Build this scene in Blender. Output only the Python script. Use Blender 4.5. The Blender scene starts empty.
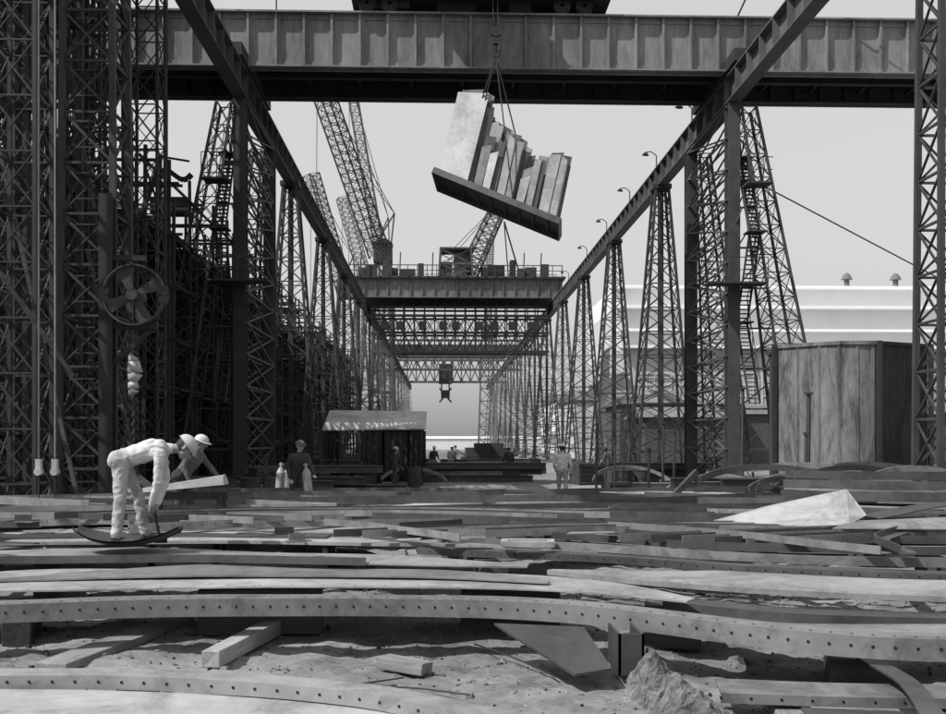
import bpy, math, random
import numpy as np
from mathutils import Vector, Matrix, noise
random.seed(7)
R=random.Random(11)
scene=bpy.context.scene
COL=scene.collection
# ---------------------------------------------------------------- materials
def mat(name, base, var=0.35, scale=3.0, rough=0.7, metal=0.0, bump=0.3, streak=None, spec=0.3, bscale=None, stain=0.0):
    m=bpy.data.materials.new(name); m.use_nodes=True
    nt=m.node_tree; N=nt.nodes; L=nt.links
    b=N['Principled BSDF']
    b.inputs['Roughness'].default_value=rough; b.inputs['Metallic'].default_value=metal
    b.inputs['Specular IOR Level'].default_value=spec
    tc=N.new('ShaderNodeTexCoord'); mp=N.new('ShaderNodeMapping')
    L.new(tc.outputs['Object'],mp.inputs['Vector'])
    if streak: mp.inputs['Scale'].default_value=streak
    oi=N.new('ShaderNodeObjectInfo')
    ad=N.new('ShaderNodeVectorMath'); ad.operation='ADD'
    mu=N.new('ShaderNodeMath'); mu.operation='MULTIPLY'; mu.inputs[1].default_value=57.0
    L.new(oi.outputs['Random'],mu.inputs[0]); L.new(mp.outputs[0],ad.inputs[0]); L.new(mu.outputs[0],ad.inputs[1])
    n1=N.new('ShaderNodeTexNoise'); n1.inputs['Scale'].default_value=scale; n1.inputs['Detail'].default_value=8; n1.inputs['Roughness'].default_value=0.65
    n2=N.new('ShaderNodeTexNoise'); n2.inputs['Scale'].default_value=scale*0.22; n2.inputs['Detail'].default_value=4
    n3=N.new('ShaderNodeTexNoise'); n3.inputs['Scale'].default_value=bscale or scale*9; n3.inputs['Detail'].default_value=6
    for n in (n1,n2,n3): L.new(ad.outputs[0],n.inputs['Vector'])
    a=N.new('ShaderNodeMath'); a.operation='ADD'
    L.new(n1.outputs['Fac'],a.inputs[0]); L.new(n2.outputs['Fac'],a.inputs[1])
    a2=N.new('ShaderNodeMath'); a2.operation='MULTIPLY_ADD'; a2.inputs[1].default_value=0.45
    L.new(n3.outputs['Fac'],a2.inputs[0]); L.new(a.outputs[0],a2.inputs[2])
    cr=N.new('ShaderNodeMapRange'); cr.inputs['From Min'].default_value=0.9; cr.inputs['From Max'].default_value=1.55
    cr.inputs['To Min'].default_value=base*(1-var); cr.inputs['To Max'].default_value=base*(1+var)
    L.new(a2.outputs[0],cr.inputs['Value'])
    ov=N.new('ShaderNodeMapRange'); ov.inputs['To Min'].default_value=0.75; ov.inputs['To Max'].default_value=1.15
    L.new(oi.outputs['Random'],ov.inputs['Value'])
    mm=N.new('ShaderNodeMath'); mm.operation='MULTIPLY'
    L.new(cr.outputs[0],mm.inputs[0]); L.new(ov.outputs[0],mm.inputs[1])
    out=mm.outputs[0]
    if stain:
        n4=N.new('ShaderNodeTexNoise'); n4.inputs['Scale'].default_value=scale*1.3; n4.inputs['Detail'].default_value=12; n4.inputs['Roughness'].default_value=.78; n4.inputs['Distortion'].default_value=.8
        L.new(ad.outputs[0],n4.inputs['Vector'])
        sr=N.new('ShaderNodeMapRange'); sr.inputs['From Min'].default_value=.48; sr.inputs['From Max'].default_value=.60; sr.inputs['To Min'].default_value=1.0; sr.inputs['To Max'].default_value=1-stain
        L.new(n4.outputs['Fac'],sr.inputs['Value'])
        m3=N.new('ShaderNodeMath'); m3.operation='MULTIPLY'; L.new(out,m3.inputs[0]); L.new(sr.outputs[0],m3.inputs[1]); out=m3.outputs[0]
    L.new(out,b.inputs['Base Color'])
    bp=N.new('ShaderNodeBump'); bp.inputs['Strength'].default_value=bump; bp.inputs['Distance'].default_value=0.02
    L.new(a2.outputs[0],bp.inputs['Height']); L.new(bp.outputs[0],b.inputs['Normal'])
    return m
M={}
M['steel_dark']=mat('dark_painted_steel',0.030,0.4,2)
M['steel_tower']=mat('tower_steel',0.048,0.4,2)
M['steel_mid']=mat('mid_grey_tower_steel',0.075,0.3,2)  # mid grey; on farther towers the lighter tone imitates haze
M['steel_far']=mat('distant_steel_haze_tint',0.11,0.25,1)  # distance haze put into a paler base colour
M['steel_vfar']=mat('very_distant_steel_haze_tint',0.17,0.2,1)  # paler again, stronger haze painted into the steel
M['steel_rail']=mat('girder_steel',0.09,0.4,1.5)
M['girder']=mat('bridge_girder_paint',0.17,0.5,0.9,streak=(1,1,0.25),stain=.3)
M['girder_dark']=mat('bridge_girder_shaded_paint',0.03,0.4,1)  # girder paint darkened to carry the shade under the bridge
M['plate']=mat('mill_scale_plate',0.21,0.45,1.0,rough=0.48,bump=0.12,spec=0.5,stain=.4)
M['plate_l']=mat('pale_steel_plate',0.32,0.4,0.9,rough=0.5,bump=0.12,spec=0.5,stain=.38)
M['plate_d']=mat('dark_steel_plate',0.065,0.45,1.2,rough=0.45,bump=0.1,spec=0.5,stain=.35)
M['hole']=mat('hole_shadow',0.012,0.2,3)  # flat dark discs painting the shade inside rivet holes
M['wood']=mat('weathered_timber',0.24,0.45,3,streak=(1,6,6),rough=0.9,bump=0.6)
M['wood_d']=mat('dark_timber',0.06,0.5,3,streak=(1,6,6),rough=0.9,bump=0.6)
M['dirt']=mat('packed_dirt',0.19,0.6,0.8,rough=0.95,bump=1.0,bscale=14,stain=.4)
M['stone']=mat('rubble',0.13,0.6,7,rough=0.95,bump=1.0,stain=.5)
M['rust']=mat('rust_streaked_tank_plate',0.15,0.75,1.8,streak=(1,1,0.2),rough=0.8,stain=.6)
M['rust_shade']=mat('rust_streaked_tank_plate_shaded',0.045,0.6,1.8,streak=(1,1,0.2),rough=0.8,stain=.5)  # darker copy of the tank plate, shade put into the colour
M['load']=mat('primed_sheet_metal',0.40,0.35,0.7,rough=0.5,spec=0.5,bump=0.05,stain=.25)
M['white']=mat('white_paint',0.80,0.06,1)
M['wall']=mat('pale_factory_wall',0.68,0.05,0.5)
M['wall2']=mat('grey_factory_wall',0.55,0.08,0.5)
M['glass']=mat('grimy_glass',0.42,0.2,1,rough=0.4)
M['hull']=mat('dark_shaded_hull',0.028,0.5,0.8)  # dark tone puts the slip's shade into the hull colour
M['canvas']=mat('canvas_tarpaulin',0.03,0.5,2,rough=0.95)
M['roof']=mat('corrugated_roof',0.16,0.3,1.5,stain=.3)
M['shirt']=mat('white_work_cloth',0.50,0.2,5,rough=0.95,bump=0.5,stain=.2)
M['trouser']=mat('pale_work_trousers',0.34,0.3,5,rough=0.95,bump=0.5,stain=.3)
M['cloth_d']=mat('dark_work_cloth',0.05,0.3,6,rough=0.95,bump=0.5)
M['cloth_m']=mat('grey_work_cloth',0.12,0.3,6,rough=0.95,bump=0.5)
M['skin']=mat('skin',0.22,0.1,8,rough=0.6,bump=0.1)
M['shoe']=mat('leather_boot',0.05,0.3,8)
M['hair']=mat('dark_hair',0.03,0.3,20)
M['cap']=mat('pale_cap',0.5,0.15,6)
M['rope']=mat('wire_rope',0.035,0.3,10)
# ---------------------------------------------------------------- mesh builder
class MB:
    def __init__(s): s.v=[]; s.f=[]; s.m=[]
    def prism(s,ring0,ring1,mi=0,caps=True):
        n=len(ring0); o=len(s.v); s.v+=[tuple(p) for p in ring0]+[tuple(p) for p in ring1]
        for i in range(n):
            j=(i+1)%n; s.f.append((o+i,o+j,o+n+j,o+n+i)); s.m.append(mi)
        if caps:
            s.f.append(tuple(o+i for i in reversed(range(n)))); s.m.append(mi)
            s.f.append(tuple(o+n+i for i in range(n))); s.m.append(mi)
    def beam(s,p,q,w,h=None,mi=0):
        p=Vector(p);q=Vector(q);h=h or w; d=(q-p)
        if d.length<1e-6: return
        d.normalize(); up=Vector((0,0,1)) if abs(d.z)<0.95 else Vector((0,1,0))
        a=d.cross(up).normalized(); b=a.cross(d).normalized()
        r=[a*(-w/2)+b*(-h/2),a*(w/2)+b*(-h/2),a*(w/2)+b*(h/2),a*(-w/2)+b*(h/2)]
        s.prism([p+x for x in r],[q+x for x in r],mi)
    def box(s,c,sz,mi=0):
        x,y,z=c; a,b,d=sz[0]/2,sz[1]/2,sz[2]/2
        r0=[(x-a,y-b,z-d),(x+a,y-b,z-d),(x+a,y+b,z-d),(x-a,y+b,z-d)]
        r1=[(u,v,z+d) for u,v,_ in r0]; s.prism(r0,r1,mi)
    def cyl(s,p,q,r,r2=None,n=10,mi=0):
        p=Vector(p);q=Vector(q);r2=r if r2 is None else r2; d=(q-p).normalized()
        up=Vector((0,0,1)) if abs(d.z)<0.95 else Vector((0,1,0))
        a=d.cross(up).normalized(); b=a.cross(d)
        c=[(math.cos(t*2*math.pi/n),math.sin(t*2*math.pi/n)) for t in range(n)]
        s.prism([p+(a*x+b*y)*r for x,y in c],[q+(a*x+b*y)*r2 for x,y in c],mi)
    def disc(s,c,nrm,r,n=6,mi=0):
        c=Vector(c); d=Vector(nrm).normalized(); up=Vector((0,0,1)) if abs(d.z)<0.9 else Vector((0,1,0))
        a=d.cross(up).normalized(); b=a.cross(d); o=len(s.v)
        for t in range(n):
            g=t*2*math.pi/n; s.v.append(tuple(c+(a*math.cos(g)+b*math.sin(g))*r))
        s.f.append(tuple(o+i for i in range(n))); s.m.append(mi)
    def ibeam(s,p,q,w,h,t=0.03,mi=0):
        p=Vector(p);q=Vector(q)
        z=Vector((0,0,1)); d=(q-p).normalized()
        if abs(d.z)>0.95: z=Vector((0,1,0))
        a=d.cross(z).normalized(); b=a.cross(d).normalized()
        pr=[(-w/2,-h/2),(w/2,-h/2),(w/2,-h/2+t),(t/2,-h/2+t),(t/2,h/2-t),(w/2,h/2-t),(w/2,h/2),(-w/2,h/2),(-w/2,h/2-t),(-t/2,h/2-t),(-t/2,-h/2+t),(-w/2,-h/2+t)]
        s.prism([p+a*x+b*y for x,y in pr],[q+a*x+b*y for x,y in pr],mi)
def make(name,mb,mats,parent=None,label=None,category=None,group=None,kind=None,loc=None,smooth=False,bevel=0):
    me=bpy.data.meshes.new(name); me.from_pydata(mb.v,[],mb.f); me.update()
    for m in mats: me.materials.append(M[m])
    if len(mats)>1: me.polygons.foreach_set('material_index',mb.m)
    if smooth: me.polygons.foreach_set('use_smooth',[True]*len(mb.f))
    o=bpy.data.objects.new(name,me); COL.objects.link(o)
    if parent: o.parent=parent
    if loc: o.location=loc
    if label: o['label']=label
    if category: o['category']=category
    if group: o['group']=group
    if kind: o['kind']=kind
    if bevel:
        b=o.modifiers.new('b','BEVEL'); b.width=bevel; b.segments=2; b.limit_method='ANGLE'
    return o
def empty(name,loc,label,category,group=None):
    o=bpy.data.objects.new(name,None); COL.objects.link(o); o.location=loc; o['label']=label; o['category']=category
    o.empty_display_size=0.3
    if group:o['group']=group
    return o
def dup(root,loc,rz=0,label=None,scale=None):
    o=root.copy(); COL.objects.link(o); o.location=loc; o.rotation_euler[2]=rz
    if scale: o.scale=scale
    if label: o['label']=label
    for c in root.children:
        k=c.copy(); COL.objects.link(k); k.parent=o
    return o
def lerp(a,b,t): return a+(b-a)*t
# ---------------------------------------------------------------- people
def capsule(m,p,q,r1,r2,n=12):
    p=Vector(p);q=Vector(q); d=q-p
    if d.length<1e-5: d=Vector((0,0,1e-4)); q=p+d
    d.normalize(); up=Vector((0,0,1)) if abs(d.z)<.9 else Vector((0,1,0)); a=d.cross(up).normalized(); b=a.cross(d)
    prof=[]
    for k in range(1,5): t=math.pi/2*(1-k/4); prof.append((p-d*math.sin(t)*r1,math.cos(t)*r1))
    for k in range(0,4): t=math.pi/2*(k/4); prof.append((q+d*math.sin(t)*r2,math.cos(t)*r2))
    o=len(m.v); m.v.append(tuple(p-d*r1))
    for c,r in prof:
        for i in range(n):
            g=2*math.pi*i/n; m.v.append(tuple(c+(a*math.cos(g)+b*math.sin(g))*r))
    m.v.append(tuple(q+d*r2)); last=len(m.v)-1
    for i in range(n): m.f.append((o,o+1+(i+1)%n,o+1+i)); m.m.append(0)
    for k in range(len(prof)-1):
        for i in range(n):
            j=(i+1)%n; A=o+1+k*n; m.f.append((A+i,A+j,A+n+j,A+n+i)); m.m.append(0)
    A=o+1+(len(prof)-1)*n
    for i in range(n): m.f.append((A+i,A+(i+1)%n,last)); m.m.append(0)
def person(label,loc,yaw,J,mats,vox=.012,hat=None,grp=None,curl=.9,sc=1):
    V=Vector; P=[]
    def add(p,q,a,b,reg): P.append((V(p),V(q),a,b,reg))
    pel,ch,nk,hd=V(J['pelvis']),V(J['chest']),V(J['neck']),V(J['head'])
    sp=(ch-pel)
    side=V((0,1,0))
    for s in (-1,1):
        add(pel+side*s*.07,pel+sp*.45+side*s*.06,.108,.102,'t' )
        add(pel+sp*.42+side*s*.06,ch+side*s*.085,.108,.118,'s')
    add(pel+side*-.1,pel+side*.1,.108,.108,'t'); add(pel+sp*.2,ch,.115,.122,'s')
    add(ch+sp.normalized()*.08-side*.13,ch+sp.normalized()*.08+side*.13,.082,.082,'s')
    add(ch,nk,.09,.06,'s'); add(nk,hd,.056,.052,'k')
    f=V(J['face']).normalized(); u=(hd-nk).normalized(); u=(u-f*u.dot(f)).normalized(); sd=u.cross(f).normalized()
    add(hd+u*.045-f*.02,hd+u*.05+f*.02,.088,.082,'h' if not hat else 'k'); add(hd+u*.02-f*.03,hd+u*.07-f*.035,.086,.086,'h')
    add(hd-u*.03+f*.03,hd+u*.02+f*.03,.062,.074,'k'); add(hd-u*.07+f*.05,hd-u*.05+f*.055,.036,.04,'k')
    add(hd+f*.1+u*.02,hd+f*.122-u*.015,.010,.016,'k')
    add(hd-u*.045+f*.086-sd*.018,hd-u*.045+f*.086+sd*.018,.009,.009,'h')
    for s in (-1,1):
        add(hd+sd*s*.032+f*.092+u*.025,hd+sd*s*.034+f*.093+u*.025,.011,.011,'h')
        add(hd+sd*s*.085-u*.01,hd+sd*s*.088+u*.025,.016,.02,'k')
    for s,k in ((1,'L'),(-1,'R')):
        sh,el,wr=V(J['sh'+k]),V(J['el'+k]),V(J['wr'+k])
        add(sh,sh.lerp(el,.5),.068,.056,'s'); add(sh.lerp(el,.5),el,.056,.047,'s'); add(el,el.lerp(wr,.35),.049,.046,'s'); add(el.lerp(wr,.35),wr,.046,.034,'s')
        add(ch+side*s*.1,sh,.092,.07,'s')
        d=(wr-el).normalized(); lat=side-d*side.dot(d); lat.normalize(); pn=d.cross(lat)
        for o_,ln,rr in ((-.03,.07,.0085),(-.01,.08,.0092),(.01,.076,.009),(.03,.06,.008)):
            st=wr+lat*o_*.55+d*.02; kn=wr+d*.085+lat*o_
            add(st,kn,.017,.013,'k')
            a1=kn+(d*math.cos(curl*.4)+pn*math.sin(curl*.4))*ln*.5; a2=a1+(d*math.cos(curl)+pn*math.sin(curl))*ln*.3; a3=a2+(d*math.cos(curl*1.5)+pn*math.sin(curl*1.5))*ln*.25
            add(kn,a1,rr*1.1,rr,'k');add(a1,a2,rr,rr*.95,'k');add(a2,a3,rr*.95,rr*.8,'k')
        tb=wr+d*.03-lat*.02*s; t1=tb-lat*s*.035+d*.03+pn*.012; t2=t1+d*.032+pn*.015
        add(tb,t1,.015,.012,'k'); add(t1,t2,.012,.0095,'k')
        hp,kn,an,to=V(J['hip'+k]),V(J['kn'+k]),V(J['an'+k]),V(J['toe'+k])
        add(hp,hp.lerp(kn,.5),.098,.08,'t');add(hp.lerp(kn,.5),kn,.08,.065,'t');add(kn,kn.lerp(an,.4),.065,.065,'t');add(kn.lerp(an,.4),an+V((0,0,.03)),.065,.06,'t')
        add(pel+side*s*.06,hp,.11,.10,'t')
        hz=V((0,0,-.045)); td=(to-an); td.z=0; td.normalize()
        add(an+V((0,0,.03)),an+hz*.6-td*.02,.048,.045,'b'); add(an+hz*.6-td*.02,to+hz*.2,.043,.034,'b')
    m=MB()
    for p,q,a,b,_ in P: capsule(m,p,q,a,b)
    o=make('person',m,['skin'],label=label,category='person',group=grp,loc=loc)
    o.rotation_euler[2]=yaw
    rm=o.modifiers.new('r','REMESH'); rm.mode='VOXEL'; rm.voxel_size=vox; rm.use_smooth_shade=True
    sm=o.modifiers.new('s','SMOOTH'); sm.factor=.5; sm.iterations=2
    dg=bpy.context.evaluated_depsgraph_get(); dg.update(); me=bpy.data.meshes.new_from_object(o.evaluated_get(dg))
    o.modifiers.clear(); o.data=me
    regs=['s','t','k','b','h']; me.materials.clear()
    for r_ in regs: me.materials.append(M[mats[r_]])
    npy=len(me.polygons); c=np.empty(npy*3); me.polygons.foreach_get('center',c); c=c.reshape(-1,3)
    best=np.full(npy,1e9); idx=np.zeros(npy,int)
    for p,q,a,b,rg in P:
        p_=np.array(p);d=np.array(q)-p_; L2=max(d@d,1e-9); t=np.clip(((c-p_)@d)/L2,0,1)
        dist=np.linalg.norm(c-p_-t[:,None]*d,axis=1)-(a+(b-a)*t)
        if rg=='b' : dist-=.004
        mk=dist<best; best[mk]=dist[mk]; idx[mk]=regs.index(rg)
    me.polygons.foreach_set('material_index',idx.astype(np.int32)); me.polygons.foreach_set('use_smooth',[True]*npy)
    if vox<.015:
        wl,wr_=V(J['wrL']),V(J['wrR'])
        for v in me.vertices:
            if (v.co-hd).length>.16 and v.co.z>.12 and min((v.co-wl).length,(v.co-wr_).length)>.15:
                g=v.co
                v.co+=v.normal*(noise.noise(g*6)*.011+(.5-abs(noise.noise(V((g.x*10+g.z*6,g.y*8,g.z*13-g.x*5)))*2))*.012)
    me.update(); o.scale=(sc,sc,sc)
    if hat:
        hm=MB(); n=20; rows=7; c0=hd+u*.055-f*.012
        for k in range(rows+1):
            t=math.pi/2*k/rows
            for i in range(n):
                g=2*math.pi*i/n; rad=math.cos(t)*.112+.002
                hm.v.append(tuple(c0+(f*math.cos(g)*1.12+sd*math.sin(g)*.95)*rad+u*math.sin(t)*.105))
        for k in range(rows):
            for i in range(n):
                j=(i+1)%n; hm.f.append((k*n+i,k*n+j,(k+1)*n+j,(k+1)*n+i)); hm.m.append(0)
        o0=len(hm.v)
        for rr in (.112,.13):
            for i in range(n):
                g=2*math.pi*i/n; fr=max(0,math.cos(g)); ex=(.112+(rr-.112)*(1 if hat=='brim' else 0)+(.04*fr if rr>.12 else 0))
                hm.v.append(tuple(c0+(f*math.cos(g)*1.1+sd*math.sin(g)*.95)*ex-u*(.008 if rr>.12 else 0)))
        for i in range(n):
            j=(i+1)%n; hm.f.append((o0+i,o0+j,o0+n+j,o0+n+i)); hm.m.append(0)
        make('cap' ,hm,[mats['c']],parent=o,smooth=True)
    return o
def stand(lean=0,step=.12,arm=.1,crouch=0):
    l=lean
    return dict(pelvis=(0,0,.95-crouch),chest=(.05+l*.9,0,1.3-crouch-l*.25),neck=(.04+l*1.2,0,1.48-crouch-l*.4),head=(.06+l*1.5,0,1.61-crouch-l*.45),face=(1,0,-.15-l),
      shL=(.04+l,.19,1.4-crouch-l*.3),shR=(.04+l,-.19,1.4-crouch-l*.3),elL=(.04+l+arm,.25,1.12-crouch),elR=(-.03+l,-.25,1.12-crouch),wrL=(.22+l+arm,.2,.95-crouch),wrR=(.08+l,-.25,.87-crouch),
      hipL=(0,.09,.92-crouch),hipR=(0,-.09,.92-crouch),knL=(.1+step*.4+crouch*.5,.1,.5-crouch*.3),knR=(.02+crouch*.5,-.1,.5-crouch*.3),anL=(step,.1,.085),anR=(-step,-.1,.085),toeL=(step+.19,.13,.045),toeR=(-step+.19,-.13,.045))
WH=dict(s='shirt',t='trouser',k='skin',b='shoe',h='hair',c='cap')
DK=dict(s='cloth_d',t='cloth_d',k='skin',b='shoe',h='hair',c='cap')
MD=dict(s='cloth_m',t='cloth_d',k='skin',b='shoe',h='hair',c='cloth_d')
bend=dict(pelvis=(-.03,0,.93),chest=(.33,0,1.05),neck=(.52,0,1.06),head=(.67,0,1.06),face=(.6,0,-.8),
   shL=(.42,.19,.99),shR=(.42,-.19,.99),elL=(.46,.22,.70),elR=(.40,-.21,.69),wrL=(.38,.13,.44),wrR=(.33,-.13,.45),
   hipL=(0,.1,.9),hipR=(.0,-.1,.9),knL=(.17,.13,.5),knR=(.0,-.14,.5),anL=(.24,.14,.085),anR=(-.04,-.14,.085),toeL=(.43,.17,.045),toeR=(.15,-.17,.045))
person('worker in white shirt and pale trousers bending over steel plates',(-3.80,12,.70),0.2,bend,WH,vox=.009,hat='brim',sc=1.07)
m=MB(); m.cyl((.38,-.18,.37),(.38,.18,.37),.014,n=8); m.cyl((.38,0,.37),(.44,0,.03),.016,n=8); m.box((.45,0,.03),(.14,.07,.05)); o=make('hand_tool',m,['steel_dark'],label='long-handled steel marking tool held by bending worker',category='tool',loc=(-3.80,12,.70)); o.rotation_euler[2]=.2
person('worker in dark clothes and pale helmet stooping behind a plank',(-4.50,17.4,.38),-.25,stand(.22,.1,.15),MD|{'c':'cap'},vox=.013,hat='brim')
person('worker in dark overalls and pale gloves standing over material',(-3.55,24.6,0.1),-.9,stand(.07,.1,.15),DK|{'k':'trouser','c':'cloth_m'},vox=.014,hat='peak',sc=1.08)
person('worker in white shirt and light trousers walking away, seen from behind',(3.9,32.2,0),1.45,stand(.03,.24,.0),WH,vox=.014,hat='brim',sc=1.08)
for i,(x,y,yw,mt) in enumerate(((.55,55,1.2,DK),(-.5,58,-1.0,DK),(1.0,80,1.0,MD),(3.4,50,2.0,DK),(7.4,44,2.6,MD),(-1.9,40,.2,DK))):
    person('dark-clothed worker standing in the aisle',(x,y,0),yw,stand(.05*i%.12,.12,.05),mt,vox=.024,hat='peak',grp='workers standing in the aisle')
def lattice(mb,c0,c1,n,leg,br,mi=0,xb=True):
    c0=[Vector(c) for c in c0]; c1=[Vector(c) for c in c1]
    for a,b in zip(c0,c1): mb.beam(a,b,leg,leg,mi)
    for i in range(n):
        t0=(i/n); t1=((i+1)/n)
        for k in range(4):
            j=(k+1)%4
            A=c0[k].lerp(c1[k],t0);B=c0[j].lerp(c1[j],t0);C=c0[j].lerp(c1[j],t1);D=c0[k].lerp(c1[k],t1)
            mb.beam(D,C,br,br,mi)
            mb.beam(A,C,br,br*0.6,mi); mb.beam(B,D,br*0.6,br,mi)
def rect(cx,cy,z,w,d): return [(cx-w/2,cy-d/2,z),(cx+w/2,cy-d/2,z),(cx+w/2,cy+d/2,z),(cx-w/2,cy+d/2,z)]
def boomlat(mb,p,q,w0,w1,n,leg,br,mi=0):
    p=Vector(p);q=Vector(q);d=(q-p).normalized(); a=d.cross(Vector((0,0,1))).normalized(); b=a.cross(d)
    def r(c,w): return [c-a*w/2-b*w/2,c+a*w/2-b*w/2,c+a*w/2+b*w/2,c-a*w/2+b*w/2]
    lattice(mb,r(p,w0),r(q,w1),n,leg,br,mi)
# ---------------------------------------------------------------- ground
def gh(x,y):
    if y>60 or abs(x)>30: return 0.0
    k=min(1,max(0,(60-y)/20))
    return k*(0.10*noise.noise((x*0.5,y*0.5,0))+0.05*noise.noise((x*2,y*2,3))+0.035*noise.noise((x*6,y*6,5)))
xs=[-3000,-800,-300,-120,-60,-30]+list(np.arange(-20,-5,0.5))+list(np.arange(-5,6,0.07))+list(np.arange(6,21,0.5))+[30,60,120,300,800,3000]
ys=[-200,-20,0,3]+list(np.arange(5,12,0.07))+list(np.arange(12,30,0.35))+list(np.arange(30,62,1.5))+[75,100,150,250,450,900,2000,4000]
mb=MB()
for y in ys:
    for x in xs: mb.v.append((x,y,gh(x,y)))
nx=len(xs)
for j in range(len(ys)-1):
    for i in range(nx-1):
        a=j*nx+i; mb.f.append((a,a+1,a+1+nx,a+nx)); mb.m.append(0)
make('ground',mb,['dirt'],kind='structure',smooth=True)
mb=MB()
for i in range(4800):
    x=R.uniform(-5,5.5); y=R.uniform(5.5,13) if i<4000 else R.uniform(13,30)
    if i>=4000: x=R.uniform(-12,14)
    s=R.uniform(0.004,0.018)*(1 if i<4000 else 2.8)*(2.6 if R.random()<.05 else 1); z=gh(x,y)
    a=R.uniform(0,3.1); c,sn=math.cos(a)*s,math.sin(a)*s; h=s*R.uniform(.4,1.1); k=R.uniform(.5,2.8)
    r0=[(x-c*k,y-sn*k,z-.01),(x+sn,y-c,z-.01),(x+c*k,y+sn*k,z-.01),(x-sn,y+c,z-.01)]
    r1=[(lerp(u,x,.35),lerp(v,y,.35),z+h) for u,v,_ in r0]
    mb.prism(r0,r1,R.choice([0,0,1,2]))
make('gravel_debris',mb,['stone','wood','steel_dark'],kind='stuff',label='scattered gravel, wood chips and scrap on packed dirt')
# ---------------------------------------------------------------- runway
RZ=16.9; XR=11.9; XL=-8.1
GT='lattice towers carrying the crane runway'
def railing(m,x0,x1,y,z,h=1.1,st=2,t=.06):
    m.beam((x0,y,z+h),(x1,y,z+h),t,t); m.beam((x0,y,z+h/2),(x1,y,z+h/2),t*.8,t*.8)
    x=x0
    while x<=x1+.01: m.beam((x,y,z),(x,y,z+h),t,t); x+=st
def tower(m,H=RZ-1.25,leg=.13,br=.055):
    mb=MB(); lattice(mb,rect(0,0,0.15,3.0,2.6),rect(0,0,H,0.7,0.8),12,leg,br)
    r=make('runway_tower',mb,[m],label='tapering lattice steel tower holding up the crane runway',category='crane tower',group=GT)
    c=MB(); c.box((0,0,H+.12),(1.0,1.0,.24)); make('tower_cap',c,[m],parent=r)
    c=MB(); c.ibeam((0,0,0),(0,0,H),.26,.3,.03); make('centre_column',c,[m],parent=r)
    for sx in(-1,1):
        for sy in (-1,1):
            f=MB(); f.box((sx*1.5,sy*1.3,.08),(.7,.7,.34)); make('tower_footing',f,['stone'],parent=r)
    return r
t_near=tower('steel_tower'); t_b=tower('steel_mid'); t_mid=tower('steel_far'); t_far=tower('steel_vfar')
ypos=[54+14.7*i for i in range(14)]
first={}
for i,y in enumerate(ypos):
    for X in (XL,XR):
        src=t_near if y<85 else (t_b if y<140 else (t_mid if y<190 else t_far))  # steel gets paler down the aisle, haze painted by colour
        if src not in first: src.location=(X,y,0); first[src]=1
        else: dup(src,(X,y,0))
mb=MB(); lattice(mb,rect(0,0,0.1,1.3,1.3),rect(0,0,RZ-1.25,1.1,1.1),13,.14,.06)
for k in range(24): mb.box((0,-.72,1+k*.6),(.45,.03,.03))
r=make('runway_tower',mb,['steel_tower'],label='straight lattice steel tower with ladder rungs beside plates',category='crane tower',group=GT,loc=(XR+.72,24.3,0))
dup(r,(XL-.2,24.3,0))
def rail(X,lab):
    r=empty('runway_girder',(X,0,0),lab,'crane runway','long crane runway girders')
    for y0,y1,mt in ((12,75,'steel_rail'),(75.01,115,'steel_rail'),(115.01,160,'steel_rail'),(160.01,262,'steel_far')):  # last span in paler steel to imitate haze
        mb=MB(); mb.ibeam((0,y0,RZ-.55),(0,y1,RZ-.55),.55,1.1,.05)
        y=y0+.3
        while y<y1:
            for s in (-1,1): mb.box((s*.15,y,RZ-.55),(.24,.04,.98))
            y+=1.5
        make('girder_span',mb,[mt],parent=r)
    m2=MB(); m2.beam((0,12,RZ+.06),(0,262,RZ+.06),.12,.12); make('crane_rail',m2,['steel_mid'],parent=r)
rail(XL,'long riveted plate girder running along the tower tops'); rail(XR,'long riveted plate girder with lamp brackets on top')
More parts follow.
